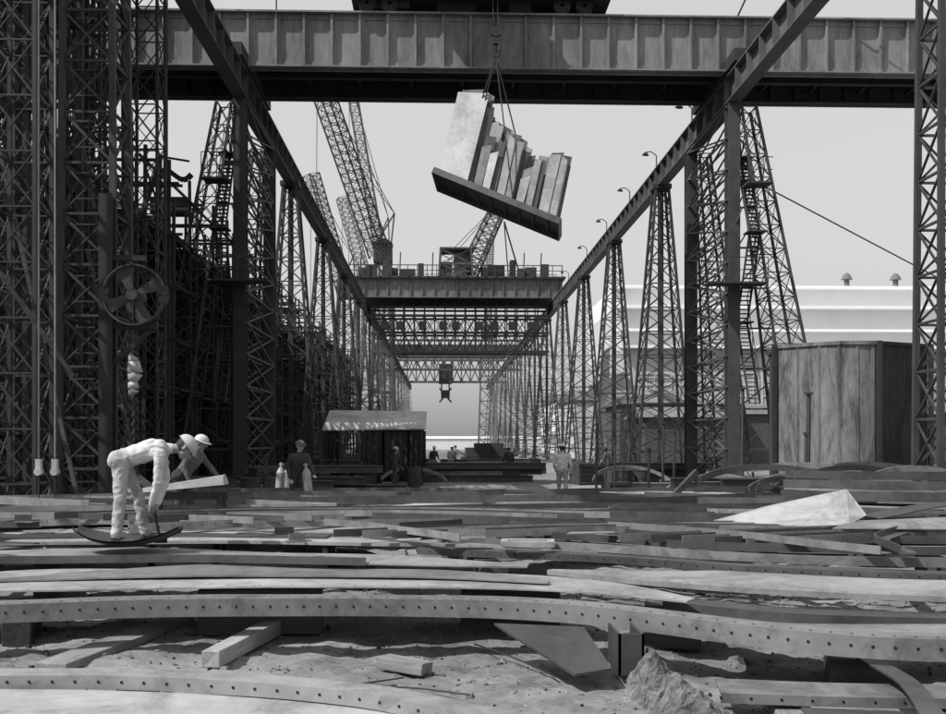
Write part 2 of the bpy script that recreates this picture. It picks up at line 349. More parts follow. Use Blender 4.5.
def bent(sgn,X):
    r=empty('runway_bent',(X,40.6,0),'heavy braced column pair with outward raking lattice leg','crane tower','heavy column bents under the bridge crane')
    for y in (0,6.8):
        m=MB(); m.ibeam((0,y,0),(0,y,RZ-1.15),.5,.55,.05); m.box((0,y,.1),(1,1,.3)); make('column',m,['steel_tower'],parent=r)
    m=MB()
    n=12; H=RZ-1.6
    for i in range(n):
        z0=.4+i*H/n; z1=.4+(i+1)*H/n
        for dx in (-.2,.2):
            m.beam((dx,0.2,z0),(dx,6.6,z1),.06,.06); m.beam((dx+.03,6.6,z0),(dx+.03,0.2,z1),.06,.06)
            m.beam((dx,0,z1),(dx,6.8,z1),.07,.07)
    make('cross_bracing',m,['steel_mid'],parent=r)
    m=MB()
    lattice(m,[(sgn*2.3,-.9,.1),(sgn*3.9,-.9,.1),(sgn*3.9,1.3,.1),(sgn*2.3,1.3,.1)],[(sgn*.3,-.3,RZ-1.3),(sgn*.9,-.3,RZ-1.3),(sgn*.9,.5,RZ-1.3),(sgn*.3,.5,RZ-1.3)],16,.10,.04)
    lattice(m,[(sgn*.9,5.4,.1),(sgn*2.6,5.4,.1),(sgn*2.6,7.6,.1),(sgn*.9,7.6,.1)],[(sgn*.3,6.3,RZ-1.3),(sgn*.8,6.3,RZ-1.3),(sgn*.8,7,RZ-1.3),(sgn*.3,7,RZ-1.3)],14,.09,.04)
    for i in range(1,9):
        z=i*1.65; x=sgn*lerp(2.7,.4,z/15.6); m.beam((0.2*sgn,0,z),(x,0,z),.07,.07); m.beam((0.2*sgn,0,z),(x*.93,0,z+1.5),.05,.05)
    make('raking_leg',m,['steel_tower'],parent=r)
    m=MB()
    for i in range(60):
        z=3.5+i*.17; k=i%20; f=(i//20)%2; yy=-.9+(k*.08 if f==0 else 1.6-k*.08)
        m.box((sgn*.58,yy-.2,z),(.42,.2,.03))
        if i%4==0: m.beam((sgn*.8,yy-.2,z),(sgn*.8,yy-.2,z+.9),.025,.025)
    for s in range(3):
        z=3.5+s*3.4
        ya,yb=(-1.0,.7) if s%2==0 else (.7,-1.0)
        m.beam((sgn*.8,ya-.1,z),(sgn*.8,yb-.1,z+3.4),.04,.16); m.beam((sgn*.8,ya-.1,z+.95),(sgn*.8,yb-.1,z+4.3),.03,.03); m.beam((sgn*.37,ya-.1,z),(sgn*.37,yb-.1,z+3.4),.04,.16)
        m.box((sgn*.6,yb-.1,z+3.4),(.75,.8,.05))
    make('access_stair',m,['steel_tower'],parent=r)
    for z,a,b_ in ((8.3,-1.3,1.1),(12.3,.3,1.3)):
        m=MB(); m.box((sgn*(a+b_)/2,-.75,z),((b_-a),.9,.07)); railing(m,min(sgn*a,sgn*b_),max(sgn*a,sgn*b_),-1.18,z,1.0,.6,.03)
        m.beam((sgn*a,-.4,z-.8),(sgn*a*.3,-.3,z-1.4),.05,.05); make('platform',m,['steel_tower'],parent=r)
bent(1,XR); bent(-1,XL)
m=MB(); m.cyl((0,0,0),(0,0,1.2),.035,n=8); m.cyl((0,0,1.2),(-.3,0,1.42),.03,n=8); m.cyl((-.3,0,1.42),(-.6,0,1.38),.03,n=8)
lamp=make('floodlight',m,['steel_tower'],label='small gooseneck lamp standing on the runway girder',category='lamp',group='gooseneck lamps on the runway girder',loc=(XR+.2,48,RZ+.003))
m=MB(); m.cyl((-.6,0,1.4),(-.62,0,1.22),.05,.2,n=14); make('lamp_shade',m,['steel_dark'],parent=lamp)
for y in (56,64,73,83,95,110,130,155): dup(lamp,(XR+.2,y,RZ+.003))
# ---------------------------------------------------------------- bridge crane
br=empty('bridge_crane',(0,40,RZ),'massive riveted twin-girder bridge crane spanning the aisle','bridge crane')
def girder(y0,zb=.12,h=2.25,x0=-26,x1=28,st=1.12):
    m=MB(); m.box(((x0+x1)/2,y0,zb+h/2),(x1-x0,.06,h))
    m.box(((x0+x1)/2,y0,zb+.03),(x1-x0,.6,.06)); m.box(((x0+x1)/2,y0,zb+h-.03),(x1-x0,.62,.07))
    m.box(((x0+x1)/2,y0-.05,zb+.17),(x1-x0,.04,.2)); m.box(((x0+x1)/2,y0-.05,zb+h-.17),(x1-x0,.04,.2))
    x=x0+.3
    while x<x1:
        m.box((x,y0-.12,zb+h/2),(.09,.18,h-.14)); m.box((x+.02,y0-.045,zb+h/2),(.3,.03,h-.5)); x+=st
    return m
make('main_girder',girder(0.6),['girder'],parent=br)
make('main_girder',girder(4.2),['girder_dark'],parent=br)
m=MB(); m.box((1,2.4,2.33),(54,3.0,.05))
x=-25.5
while x<28:
    m.beam((x,.75,.6),(x,4.0,.6),.12,.15); m.beam((x,.75,.6),(x+1.1,4.0,2.0),.07,.07); x+=2.2
m.beam((-26,2.4,.5),(28,2.4,.5),.3,.25)
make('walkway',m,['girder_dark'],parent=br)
for X in (XL,XR):
    m=MB(); m.box((X,2.4,.35),(.7,6.6,.5),0)
    for y in (-.5,.4,4.5,5.4): m.cyl((X-.12,y,.29),(X+.12,y,.29),.25,n=16)
    make('end_carriage',m,['girder_dark'],parent=br)
m=MB(); m.box((1.6,2.0,3.2),(10.5,4.0,.5)); m.box((1.0,-.2,3.2),(4,1.2,.4))
m.box((-1.4,2.2,3.9),(3.0,2.2,1.1)); m.cyl((1.8,1,3.9),(1.8,3.4,3.9),.7,n=20); m.box((4.8,2.2,4.0),(2.2,2.2,1.3)); m.box((.6,1.2,2.75),(1.6,.8,.5)); m.box((3.2,1.0,2.8),(.9,.6,.45)); m.box((-2,.9,2.85),(1.4,.5,.4))
make('trolley',m,['girder_dark'],parent=br)
for x in (-3,-2.1,4.9,5.8):
    m=MB()
    for y in (.45,3.8): m.cyl((x,y,2.78),(x,y+.2,2.78),.36,n=18)
    m.cyl((x,.45,2.78),(x,4,2.78),.07,n=8)
    make('trolley_wheel',m,['steel_dark'],parent=br)
m=MB()
for dx in (-.12,.12): m.cyl((2.1+dx,-.5,3.3),(2.15+dx*.6,-.5,1.35),.02,n=6)
m.cyl((2.15,-.62,1.25),(2.15,-.38,1.25),.2,n=16); m.box((2.15,-.5,1.0),(.2,.2,.45)); m.cyl((2.15,-.5,.85),(2.15,-.5,.6),.05,n=8)
hk=[(2.15,.6),(2.27,.5),(2.27,.35),(2.15,.25),(2.03,.33)]
for a,b in zip(hk,hk[1:]): m.cyl((a[0],-.5,a[1]),(b[0],-.5,b[1]),.045,n=8)
make('hook_block',m,['rope'],parent=br)
# ---------------------------------------------------------------- hanging load
ld=empty('suspended_ship_section',(-.2,39.6,12.75),'tilted bundle of prefabricated steel bulkhead plates hanging in slings','ship section')
ld.rotation_euler=(math.radians(-12),math.radians(24),math.radians(-12))
m=MB(); m.box((2.65,.8,0),(5.5,1.7,.06)); m.box((2.65,-.04,-.1),(5.5,.06,.26)); m.box((2.65,1.64,-.1),(5.5,.06,.26)); m.box((-.08,.8,-.1),(.06,1.7,.26)); m.box((5.38,.8,-.1),(.06,1.7,.26))
for x in np.arange(.5,5.2,.62): m.box((x,.8,-.09),(.05,1.6,.13))
make('base_plate',m,['plate_d'],parent=ld)
def pan(x,y,w,h,ang,th=.022,mt='load',top=0,lean=0,notch=0):
    m=MB(); c,s=math.cos(ang),math.sin(ang)
    p0=Vector((x,y,.035)); q=Vector((x+c*w,y+s*w,.035)); nn=Vector((-s,c,0))*th
    lx=-.24*h+lean*.2
    a=Vector((lx,0,h)); b=Vector((lx,0,h+top))
    mid=p0.lerp(q,.55); am=Vector((lx,0,h+top*.5+notch)); am2=Vector((lx,0,h+top*.5))
    f=[p0,q,q+b,mid+am2,mid+am,p0+a] if notch else [p0,q,q+b,p0+a]
    m.prism(f,[v+nn for v in f])
    for t in (.06,.94):
        bb=p0.lerp(q,t)+nn*2.3; m.beam(bb,bb+a*.94,.03,.05)
    make('bulkhead_plate',m,[mt],parent=ld)
pan(.12,.10,1.22,3.35,-.06,mt='load',top=.4); pan(.25,.28,1.2,3.6,-.02,mt='plate_d',top=.25); pan(.35,.42,1.2,3.7,.0,mt='plate',top=.2,notch=.2); pan(.45,.7,1.2,3.6,.03,mt='plate_l'); pan(.5,1.1,1.2,3.4,.03,mt='plate_d')
pan(1.36,.06,.22,3.0,.5,mt='plate_d'); pan(1.42,.25,.35,3.3,.1,mt='plate',top=-.1)
pan(1.62,.04,.34,1.55,-.1,mt='plate',top=.2); pan(1.66,.16,.42,2.1,.0,mt='plate_d',top=.1); pan(1.75,.3,.5,2.75,.0,mt='plate_l',top=.05,notch=.15); pan(1.8,.55,.75,3.0,0,mt='plate_d',top=-.1); pan(1.7,1.0,.9,3.1,0,mt='plate')
pan(2.0,.02,.3,1.4,-.1,mt='load',top=.2); pan(2.25,.12,.3,2.15,.0,mt='plate_d',top=-.1); pan(2.45,.2,.3,2.6,.1,mt='plate')
pan(2.62,.06,.32,2.45,-.05,mt='load',top=-.1); pan(2.97,.08,.3,2.3,-.05,mt='plate',top=.08); pan(2.7,.3,.7,2.65,-.02,mt='plate_d',top=-.1,notch=.1); pan(2.8,.7,.8,2.7,0,mt='plate_l',top=-.2); pan(3.28,.04,.2,2.1,.7,mt='plate_d')
pan(3.45,.2,.4,1.35,-.1,mt='plate',top=.35); pan(3.45,.04,.32,.9,0,mt='plate_l',top=.3); pan(3.5,.5,.5,2.1,0,mt='plate_d',notch=.15)
pan(3.85,.06,.26,1.85,-.08,mt='plate_l',top=.1); pan(4.12,.1,.2,2.0,.0,mt='plate_d'); pan(3.95,.4,.45,2.25,.0,mt='plate',top=.1)
pan(4.42,.06,.40,2.3,-.05,mt='load',top=.15); pan(4.84,.08,.34,2.45,-.05,mt='plate_l',top=-.1); pan(4.45,.3,.8,2.5,0,mt='plate_d',top=.15,notch=.12); pan(4.4,.7,.85,2.4,0,mt='plate',top=.1); pan(5.2,.04,.2,2.2,.9,mt='plate_d')
bpy.context.view_layer.update()
inv=(Matrix.LocRotScale(ld.location,ld.rotation_euler.to_quaternion(),None)).inverted()
hook=inv@Vector((2.15,39.5,RZ+.28))
for pt in ((.35,.1,3.4),(3.4,-.04,-.1),(.9,1.6,.1),(4.4,1.6,0)):
    m=MB(); m.cyl(hook,pt,.028,n=6); make('sling',m,['rope'],parent=ld)
# ---------------------------------------------------------------- distant gantries
g=empty('bridge_crane',(0,104,0),'distant bridge crane with slewing jib and railings on its deck','bridge crane')
make('main_girder',girder(0,zb=RZ+.1,h=2.0,x0=-9.5,x1=12.6,st=1.2),['girder'],parent=g)
m=MB(); m.box((1.6,2.5,RZ+2.2),(22.6,6,.2)); railing(m,-9.5,12.6,-.6,RZ+2.3,1.1,1.0,.08); railing(m,-9.5,12.6,5,RZ+2.3)
for x,w,h in ((-8.4,.8,1.2),(-7.4,1.0,1.5),(-5.9,.7,2.0),(-5,.6,1.3),(-3.6,1.6,1.2),(-2.2,.6,1.8),(4.5,.6,1.4),(5.8,1.8,1.6),(7.6,.6,2.2),(8.4,.7,1.2),(9.5,1.2,1.4),(11,.8,1.7)): m.box((x,2.2+(w*3%1),RZ+2.3+h/2),(w,1.4,h))
for x in (-8.5,-6.5,-4.4,-1,4.4,8.6,10.4): m.beam((x,1,RZ+2.3),(x+.1,1,RZ+5.0),.12,.12)
m.box((1.6,4.8,RZ+.9),(21,.2,2.2))
make('machinery_deck',m,['steel_tower'],parent=g)
m=MB()
for zz in (16.3,15.4,13.6,11.6): 
    m.beam((-7.6,2,zz),(11.4,2,zz),.26,.26); m.beam((-7.6,5,zz),(11.4,5,zz),.22,.22)
n=17
for i in range(n):
    xa=-7.3+18.6*i/n; xb=-7.3+18.6*(i+1)/n
    for y in (2,5):
        m.beam((xa,y,11.6),(xb,y,13.6),.09,.09); m.beam((xa,y,13.6),(xb,y,11.6),.09,.09); m.beam((xa,y,13.6),(xb,y,15.4),.09,.09); m.beam((xa,y,15.4),(xb,y,13.6),.09,.09); m.beam((xa,y,11.6),(xa,y,RZ),.12,.12)
    m.beam((xa,2,11.6),(xa,5,11.6),.1,.1); m.beam((xa,2,15.4),(xa,5,15.4),.1,.1)
for x in (-6,-4.4,-2,.2,1.5,4,5.6,7.5,9.6): m.box((x,1.6,14.3),(.8,1,.8))
make('lattice_truss',m,['steel_mid'],parent=g)
m=MB(); lattice(m,[(-.3,1,RZ+2.3),(3.3,1,RZ+2.3),(3.3,4,RZ+2.3),(-.3,4,RZ+2.3)],[(-.1,1,RZ+5.4),(3.1,1,RZ+5.4),(3.1,4,RZ+5.4),(-.1,4,RZ+5.4)],2,.22,.12); m.box((2.2,2.4,RZ+4.0),(1.8,2,2.0)); m.box((.5,2.4,RZ+3.4),(1.3,2,1.4)); m.box((1.6,2.5,RZ+5.5),(3.6,3.2,.15))
m.cyl((1.6,2.2,RZ+2.3),(1.6,2.2,RZ+2.9),1.4,n=16); make('slewing_cab',m,['steel_mid'],parent=g)
m=MB(); boomlat(m,(2.8,2.2,RZ+3),(6.4,1.2,RZ+10.6),1.7,1.3,9,.15,.09)
for q in ((1.2,2.2,RZ+5.6),(0.3,3,RZ+4)): m.cyl((6.2,1.2,RZ+10.5),q,.04,n=5)
m.beam((7.2,3,RZ+2.3),(6.6,1.4,RZ+8.4),.12,.12); m.beam((8.6,3,RZ+2.3),(6.6,1.4,RZ+8.4),.12,.12)
make('jib',m,['steel_tower'],parent=g)
g=empty('bridge_crane',(0,150,0),'lattice cross gantry deep in the aisle','bridge crane')
m=MB()
for zz in (RZ+.4,14.9,12.9): m.beam((-8.4,0,zz),(12.2,0,zz),.3,.3)
for i in range(20):
    xa=-8+20*i/20; xb=-8+20*(i+1)/20; m.beam((xa,0,12.9),(xb,0,14.9),.12,.12); m.beam((xa,0,14.9),(xb,0,12.9),.12,.12); m.beam((xa,0,14.9),(xa,0,RZ+.4),.12,.12)
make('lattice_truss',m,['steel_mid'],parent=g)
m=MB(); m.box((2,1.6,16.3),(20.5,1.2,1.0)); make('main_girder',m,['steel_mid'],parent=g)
g=empty('bridge_crane',(0,185,0),'far bridge crane with lattice girders and hanging operator cab','bridge crane')
m=MB()
for zz in (19.6,17.2,13.2):
    m.beam((-8,0,zz),(12,0,zz),.4,.4); 
for i in range(12):
    xa=-8+20*i/12; xb=-8+20*(i+1)/12; m.beam((xa,0,13.2),(xb,0,17.2),.2,.2); m.beam((xa,0,17.2),(xb,0,13.2),.2,.2); m.beam((xa,0,13.2),(xa,0,19.6),.22,.22)
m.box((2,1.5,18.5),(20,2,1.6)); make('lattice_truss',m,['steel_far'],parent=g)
m=MB(); m.box((.7,-1,14.6),(2.4,2.2,3.6)); m.box((.7,-1,10.9),(1.6,1.6,1.4)); m.beam((0,-1,13),(0,-1,11),.25,.25); m.beam((1.4,-1,13),(1.4,-1,11),.25,.25)
for s in (-1,1): m.beam((.7-s*1.1,-1,9.4),(.7+s*1.1,-1,12.0),.3,.3)
make('operator_cab',m,['steel_tower'],parent=g)
# ---------------------------------------------------------------- jib cranes beyond
def jib_crane(x,y,H,tip,mt,lab,w=2.6,bw=3.0):
    r=empty('jib_crane',(x,y,0),lab,'shipyard crane','tall lattice jib cranes over the slipways')
    m=MB(); lattice(m,rect(0,0,0,w*1.7,w*1.7),rect(0,0,H,w,w),9,.3,.14); make('portal_tower',m,[mt],parent=r)
    m=MB(); m.box((0,0,H+1.3),(w*1.2,w*1.3,2.4)); m.prism(rect(0,0,H+2.5,w*1.3,w*1.4),rect(0,0,H+3.1,w*.5,w*1.4)); make('machine_house',m,[mt],parent=r)
    tip=Vector(tip)-Vector((x,y,0))
    m=MB(); boomlat(m,(tip.x*.04,tip.y*.1-1.2,H+.8),tip,bw*.7,bw*.7,19,.17,.085); make('boom',m,[mt],parent=r)
    m=MB(); ap=Vector((-tip.x*.18,1.5,H+7)); m.beam((1,1.5,H+3),ap,.2,.2); m.beam((-1,1.5,H+3),ap,.2,.2)
    m.cyl(ap,tip,.06,n=5); m.cyl(ap,tip*.7+Vector((0,0,H*.3)),.05,n=5); m.cyl(tip,(tip.x*1.02,tip.y,H*.75),.05,n=5); make('mast_and_stays',m,[mt],parent=r)
    return r
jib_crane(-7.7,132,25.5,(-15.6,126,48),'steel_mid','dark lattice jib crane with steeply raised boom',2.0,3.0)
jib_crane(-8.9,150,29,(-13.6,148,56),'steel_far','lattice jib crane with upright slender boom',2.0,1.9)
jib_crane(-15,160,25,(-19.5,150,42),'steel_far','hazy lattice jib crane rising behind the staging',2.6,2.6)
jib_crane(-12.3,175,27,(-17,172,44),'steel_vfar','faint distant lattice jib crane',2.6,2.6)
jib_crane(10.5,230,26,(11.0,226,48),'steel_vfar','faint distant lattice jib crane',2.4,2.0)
# ---------------------------------------------------------------- hull and staging
m=MB()
sec=[(0,0.9),(1.6,1.3),(3.2,2.6),(4.0,4.6),(4.3,7.5),(4.4,11.2)]
st_=[]
for k in range(24):
    y=35+k*6; a=1.0 if k<20 else 1-(k-19)*.18
    st_.append([(-18+s[0]*a,y,s[1]) for s in sec])
for k in range(23):
    A=st_[k];B=st_[k+1]
    for i in range(5):
        q=len(m.v); m.v+=[A[i],B[i],B[i+1],A[i+1]]; m.f.append((q,q+1,q+2,q+3)); m.m.append(0)
m.box((-29,34+70,6),(28,139,.2)); m.box((-29,104,11.1),(28,139,.2)); m.box((-40,104,3),(10,139,6)); m.box((-29,104,1),(20,139,1))
for x in np.arange(-42,-15,2.2): m.box((x,35.2,6),(.25,.4,10.4)); m.box((x,80,5.9),(.2,.4,10))
hull=make('ship_hull',m,['hull'],label='dark unfinished ship hull on the building slip behind staging',category='ship')
for k in range(40):
    y=35.4+k*3; m=MB(); m.box((-13.5,y,6.6),(.12,.2,9.2)); make('hull_frame',m,['steel_dark'],parent=hull)
for cx,cy,cz,a,b_,c_ in ((-22,45,12.8,6,7,3.2),(-21.5,60,12.4,8,5,2.4)):
    m=MB(); m.box((cx,cy,cz),(a,b_,c_)); m.box((cx,cy,cz+c_/2+.06),(a+.6,b_+.6,.12)); make('deckhouse',m,['hull'],parent=hull)
m=MB(); m.cyl((-16,52,11.2),(-16,52,19),.2,.12,n=8); m.beam((-17.4,52,17),(-14.6,52,17),.12,.12); m.beam((-16,52,12),(-14.2,51,16.5),.15,.15); m.cyl((-16,52,18.6),(-14.2,51,16.5),.03,n=5); make('mast',m,['steel_tower'],parent=hull)
m=MB(); lattice(m,rect(-15.8,46,11.2,.9,.9),rect(-15.8,46,17.6,.7,.7),6,.09,.05); make('mast',m,['steel_tower'],parent=hull)
m=MB(); pv=None
for t in np.linspace(0,1,12):
    p=(-12.9+t*2.0,44,12.4+1.9*t+.7*math.sin(t*5))
    if pv: m.beam(pv,p,.18,.2)
    pv=p
m.beam((-12.3,44,11.0),(-12.3,44,14.4),.2,.2); m.box((-11.8,44,12.2),(1.6,.8,.7)); m.beam((-12.3,44,14.4),(-11,44,14.2),.08,.08); make('davit',m,['steel_dark'],parent=hull)
GS='timber and steel staging beside the hull'
def staging(H,levels,w=2.4,d=3.0,seed=0,mt='steel_dark'):
    rr=random.Random(seed); m=MB()
    for x in (0,-w/2,-w):
        for y in (0,d): m.beam((x,y,0),(x+rr.uniform(-.1,.1),y,H+rr.uniform(-.8,.8)),.11,.11)
    n=int(H/1.9); zs=[]
    for i in range(1,n+1):
        z=i*1.9+rr.uniform(-.15,.15); zs.append(z)
        for y in (0,d): m.beam((-w-.4,y,z),(.4,y,z),.07,.1)
        for x in (0,-w): m.beam((x,-.4,z+.06),(x,d+.4,z+.06),.07,.09)
        if rr.random()<.7: m.beam((0,0,z-1.8),(-w,0,z),.06,.06)
        if rr.random()<.7: m.beam((0,0,z),(0,d,z-1.8),.06,.06)
        if rr.random()<.5: m.beam((-w,0,z-1.8),(0,0,z),.06,.06)
    r=make('staging_bay',m,[mt],label='tall dark staging bay of uprights, ledgers and plank decks',category='scaffolding',group=GS)
    for z in zs:
        if rr.random()<levels:
            m=MB(); k=rr.choice([2,3,4]); m.box((-.3-k*w/8.6,d/2,z+.16),(k*w/4.3,d+.7+rr.uniform(-.3,.3),.05)); make('plank_deck',m,['wood_d'],parent=r)
    return r
tall=[staging(23,.4,seed=s) for s in range(3)]; low=[staging(11.5,.75,seed=s+20) for s in range(4)]; lowf=staging(11.5,.6,seed=40,mt='steel_tower')  # steel colour carries the slip's shade; far bays paler to imitate haze
tl=[(-9.6,20.4),(-9.7,24.6),(-9.9,28.6),(-12.6,22.0),(-12.8,26.0),(-12.7,30.4),(-15.6,28),(-15.6,32.2),(-12.4,34.4)]
for i,(x,y) in enumerate(tl):
    if i<3: tall[i].location=(x,y,0)
    else: dup(tall[i%3],(x,y,0))
k=0; lowf.location=(-10.3,118,0)
for y in np.arange(33.5,115,3.5):
    for x in ((-10.3,) if y>60 else (-9.9,-12.6)):
        if k<4: low[k].location=(x,y,0)
        else: dup(low[k%4] if y<85 else lowf,(x,y,0))
        k+=1
GH='slender lattice hoist masts by the slip'
m=MB(); lattice(m,rect(0,0,0,.85,.85),rect(0,0,24,.85,.85),22,.08,.035)
h=make('hoist_mast',m,['steel_dark'],label='slender dark lattice hoist mast',category='hoist tower',group=GH,loc=(-8.4,20.3,0))
for x,y in ((-9.4,27),(-10.2,23.6),(-11.2,25.6),(-8.9,30.5),(-12.2,28.5)): dup(h,(x,y,0))
for i,(a,b) in enumerate((((-7.6,21.6,0),(-9.6,21.6,9)),((-7.0,24,0),(-8.4,24,6.5)),((-8.9,19.5,1.0),(-7.0,19.9,.2)),((-9.4,19.2,6.6),(-7.2,19.8,3.2)),((-9.5,22.8,12),(-7.4,22.4,16)),((-8.0,26,2),(-9.6,26,12)))):
    m=MB(); m.beam(a,b,.08,.08); make('raking_prop',m,['wood_d'],label='raking timber prop leaning on the staging',category='prop',group='raking props against the staging')
for x in (-7.55,-7.25):
    m=MB(); m.cyl((x,19,1.62),(x,19,24),.02,n=6)
    r=make('hoist_rope',m,['roof'],label='taut wire rope fall with a pale pulley block at its end',category='rope',group='rope falls with pulley blocks')
    m=MB(); m.box((x,19,1.5),(.1,.1,.2)); m.cyl((x,18.93,1.36),(x,19.07,1.36),.07,n=12); make('pulley_block',m,['trouser'],parent=r)
    m=MB(); m.cyl((x,19,1.3),(x,19,.02),.015,n=6); make('tail_rope',m,['rope'],parent=r)
m=MB(); m.cyl((-10.6,39,9),(-10.6,39,24),.03,n=6); m.cyl((-10.6,39,24),(-10.6,40,24),.03,n=6); make('hoist_rope',m,['rope'],label='long hoist rope dropping into the staging',category='rope')
m=MB(); m.cyl((-6.7,40.8,RZ+2),(-6.7,40.8,RZ+7),.03,n=6); make('hoist_rope',m,['rope'],label='rope rising above the bridge girder',category='rope')
# winch
r=empty('winch',(-6.75,22.4,0),'steel mast carrying a spoked winch wheel and canvas-wrapped tackle','winch')
m=MB(); m.ibeam((-.65,0,0),(-.65,0,7.4),.3,.3,.03); m.beam((-.6,0,4.5),(.45,0,4.5),.16,.16); m.beam((-.6,0,3.6),(.3,0,4.4),.1,.1); m.beam((-.6,0,6),(.2,0,6),.12,.12); make('mast',m,['steel_dark'],parent=r)
m=MB(); n=24
for i in range(n):
    a=i*2*math.pi/n;b=(i+1)*2*math.pi/n
    m.beam((math.cos(a)*.66,-.22,5.15+math.sin(a)*.66),(math.cos(b)*.66,-.22,5.15+math.sin(b)*.66),.2,.035)
for i in range(4):
    a=i*2*math.pi/4+.5
    c,s=math.cos(a),math.sin(a); p=Vector((-s,0,c))
    ctr=Vector((0,-.25,5.15)); d=Vector((c,0,s))
    m.prism([ctr+d*.1-p*.05,ctr+d*.6-p*.2,ctr+d*.66+p*.12,ctr+d*.1+p*.06],[ctr+d*.1-p*.06+Vector((0,.05,0)),ctr+d*.6-p*.2+Vector((0,.12,0)),ctr+d*.66+p*.12+Vector((0,.02,0)),ctr+d*.1+p*.06+Vector((0,.05,0))])
m.cyl((0,-.4,5.15),(0,.3,5.15),.13,n=14); make('spoked_wheel',m,['steel_tower'],parent=r)
m=MB(); prof=[(.03,3.85),(.13,3.7),(.17,3.45),(.10,3.25),(.13,3.1),(.03,2.95)]
for (a,z),(b,z2) in zip(prof,prof[1:]): m.cyl((-.15+a*.8,-.1,z),(-.15+b*.8,-.1,z2),a,b,n=12)
make('canvas_cover',m,['plate_l'],parent=r,smooth=True)
m=MB()
for i in range(26): 
    z=3.0-i*.1; m.cyl((.0,-.15,z),((.05 if i%2 else -.05),-.15+(.05 if i%2 else 0),z-.12),.035,n=6)
make('chain',m,['rope'],parent=r)
# ---------------------------------------------------------------- factory building
b=empty('factory_building',(0,98,0),'long pale flat-roofed factory with stepped roof bands','building')
m=MB(); m.box((54,12,5.6),(72,24,11.2)); make('wall',m,['wall2'],parent=b)
for yy,zz,dd,hh in ((12.5,12.2,22,1.9),(13.5,14.5,20,2.6),(14.5,17.0,17,2.3)):
    m=MB(); m.box((54,yy,zz),(72,dd,hh)); make('upper_storey',m,['wall'],parent=b)
for yy,zz,dd in ((-.2,11.35,.3),(1.2,13.15,.22),(3.2,15.75,.28),(5.7,18.15,.3)):
    m=MB(); m.box((54,yy,zz),(73,1.3,dd)); make('cornice',m,['white'],parent=b)
for i in range(16):
    m=MB(); X=21+i*4.1
    m.box((X,-.03,6.5),(3.2,.12,4.4),0)
    for q in range(5): m.box((X-1.6+q*.8,-.12,6.5),(.07,.08,4.4),1)
    for q in range(5): m.box((X,-.125,4.3+q*1.1),(3.3,.09,.07),1)
    make('window',m,['glass','wall2'],parent=b)
for x in (42.6,47.8):
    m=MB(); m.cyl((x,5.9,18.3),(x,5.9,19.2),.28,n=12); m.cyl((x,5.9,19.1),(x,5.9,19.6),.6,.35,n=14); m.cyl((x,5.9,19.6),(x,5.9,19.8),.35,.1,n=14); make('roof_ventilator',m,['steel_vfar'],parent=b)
def shed(x0,x1,y0,y1,h,rh,mt,lab,roofm='roof',win=True):
    r=empty('workshop',((x0+x1)/2,(y0+y1)/2,0),lab,'building')
    w=x1-x0;d=y1-y0
    m=MB(); m.box((0,0,h/2),(w,d,h)); make('wall',m,[mt],parent=r)
    m=MB(); r0=[(-w/2-.3,-d/2-.3,h+.01),(w/2+.3,-d/2-.3,h+.01),(w/2+.3,d/2+.3,h+.01),(-w/2-.3,d/2+.3,h+.01)]
    m.prism(r0,[(-w/2-.3,-.05,h+rh),(w/2+.3,-.05,h+rh),(w/2+.3,.05,h+rh),(-w/2-.3,.05,h+rh)]); make('roof',m,[roofm],parent=r)
    n=max(2,int(w/3)) if win else 0
    for i in range(n):
        m=MB(); X=-w/2+(i+.5)*w/n; m.box((X,-d/2-.02,h*.55),(w/n*.55,.1,h*.4),0); m.box((X,-d/2-.09,h*.55),(.08,.06,h*.4),1); m.box((X,-d/2-.1,h*.55),(w/n*.57,.05,.08),1)
        make('window',m,['glass','wall'],parent=r)
    return r
shed(15.5,25,84,94,5.2,1.4,'steel_rail','low dark workshop behind the runway towers')
shed(26,50,86,94,4.4,1.0,'steel_mid','long low dark store in front of the pale factory',win=False)
shed(13.5,19,66,72,3.6,.8,'steel_mid','small dark hut behind the runway towers',win=False)
shed(15.8,30,118,135,7,1.5,'wall2','pale workshop behind the runway towers')
shed(-26,-14,215,240,9,1.4,'wall2','grey shed beyond the slipways')
shed(22,60,190,220,10,2,'wall','pale shed far beyond the runway')
shed(-32,45,300,315,3.2,.8,'white','low pale shed closing the far end of the yard','wall',False)  # white walls paint in the haze at the aisle's end
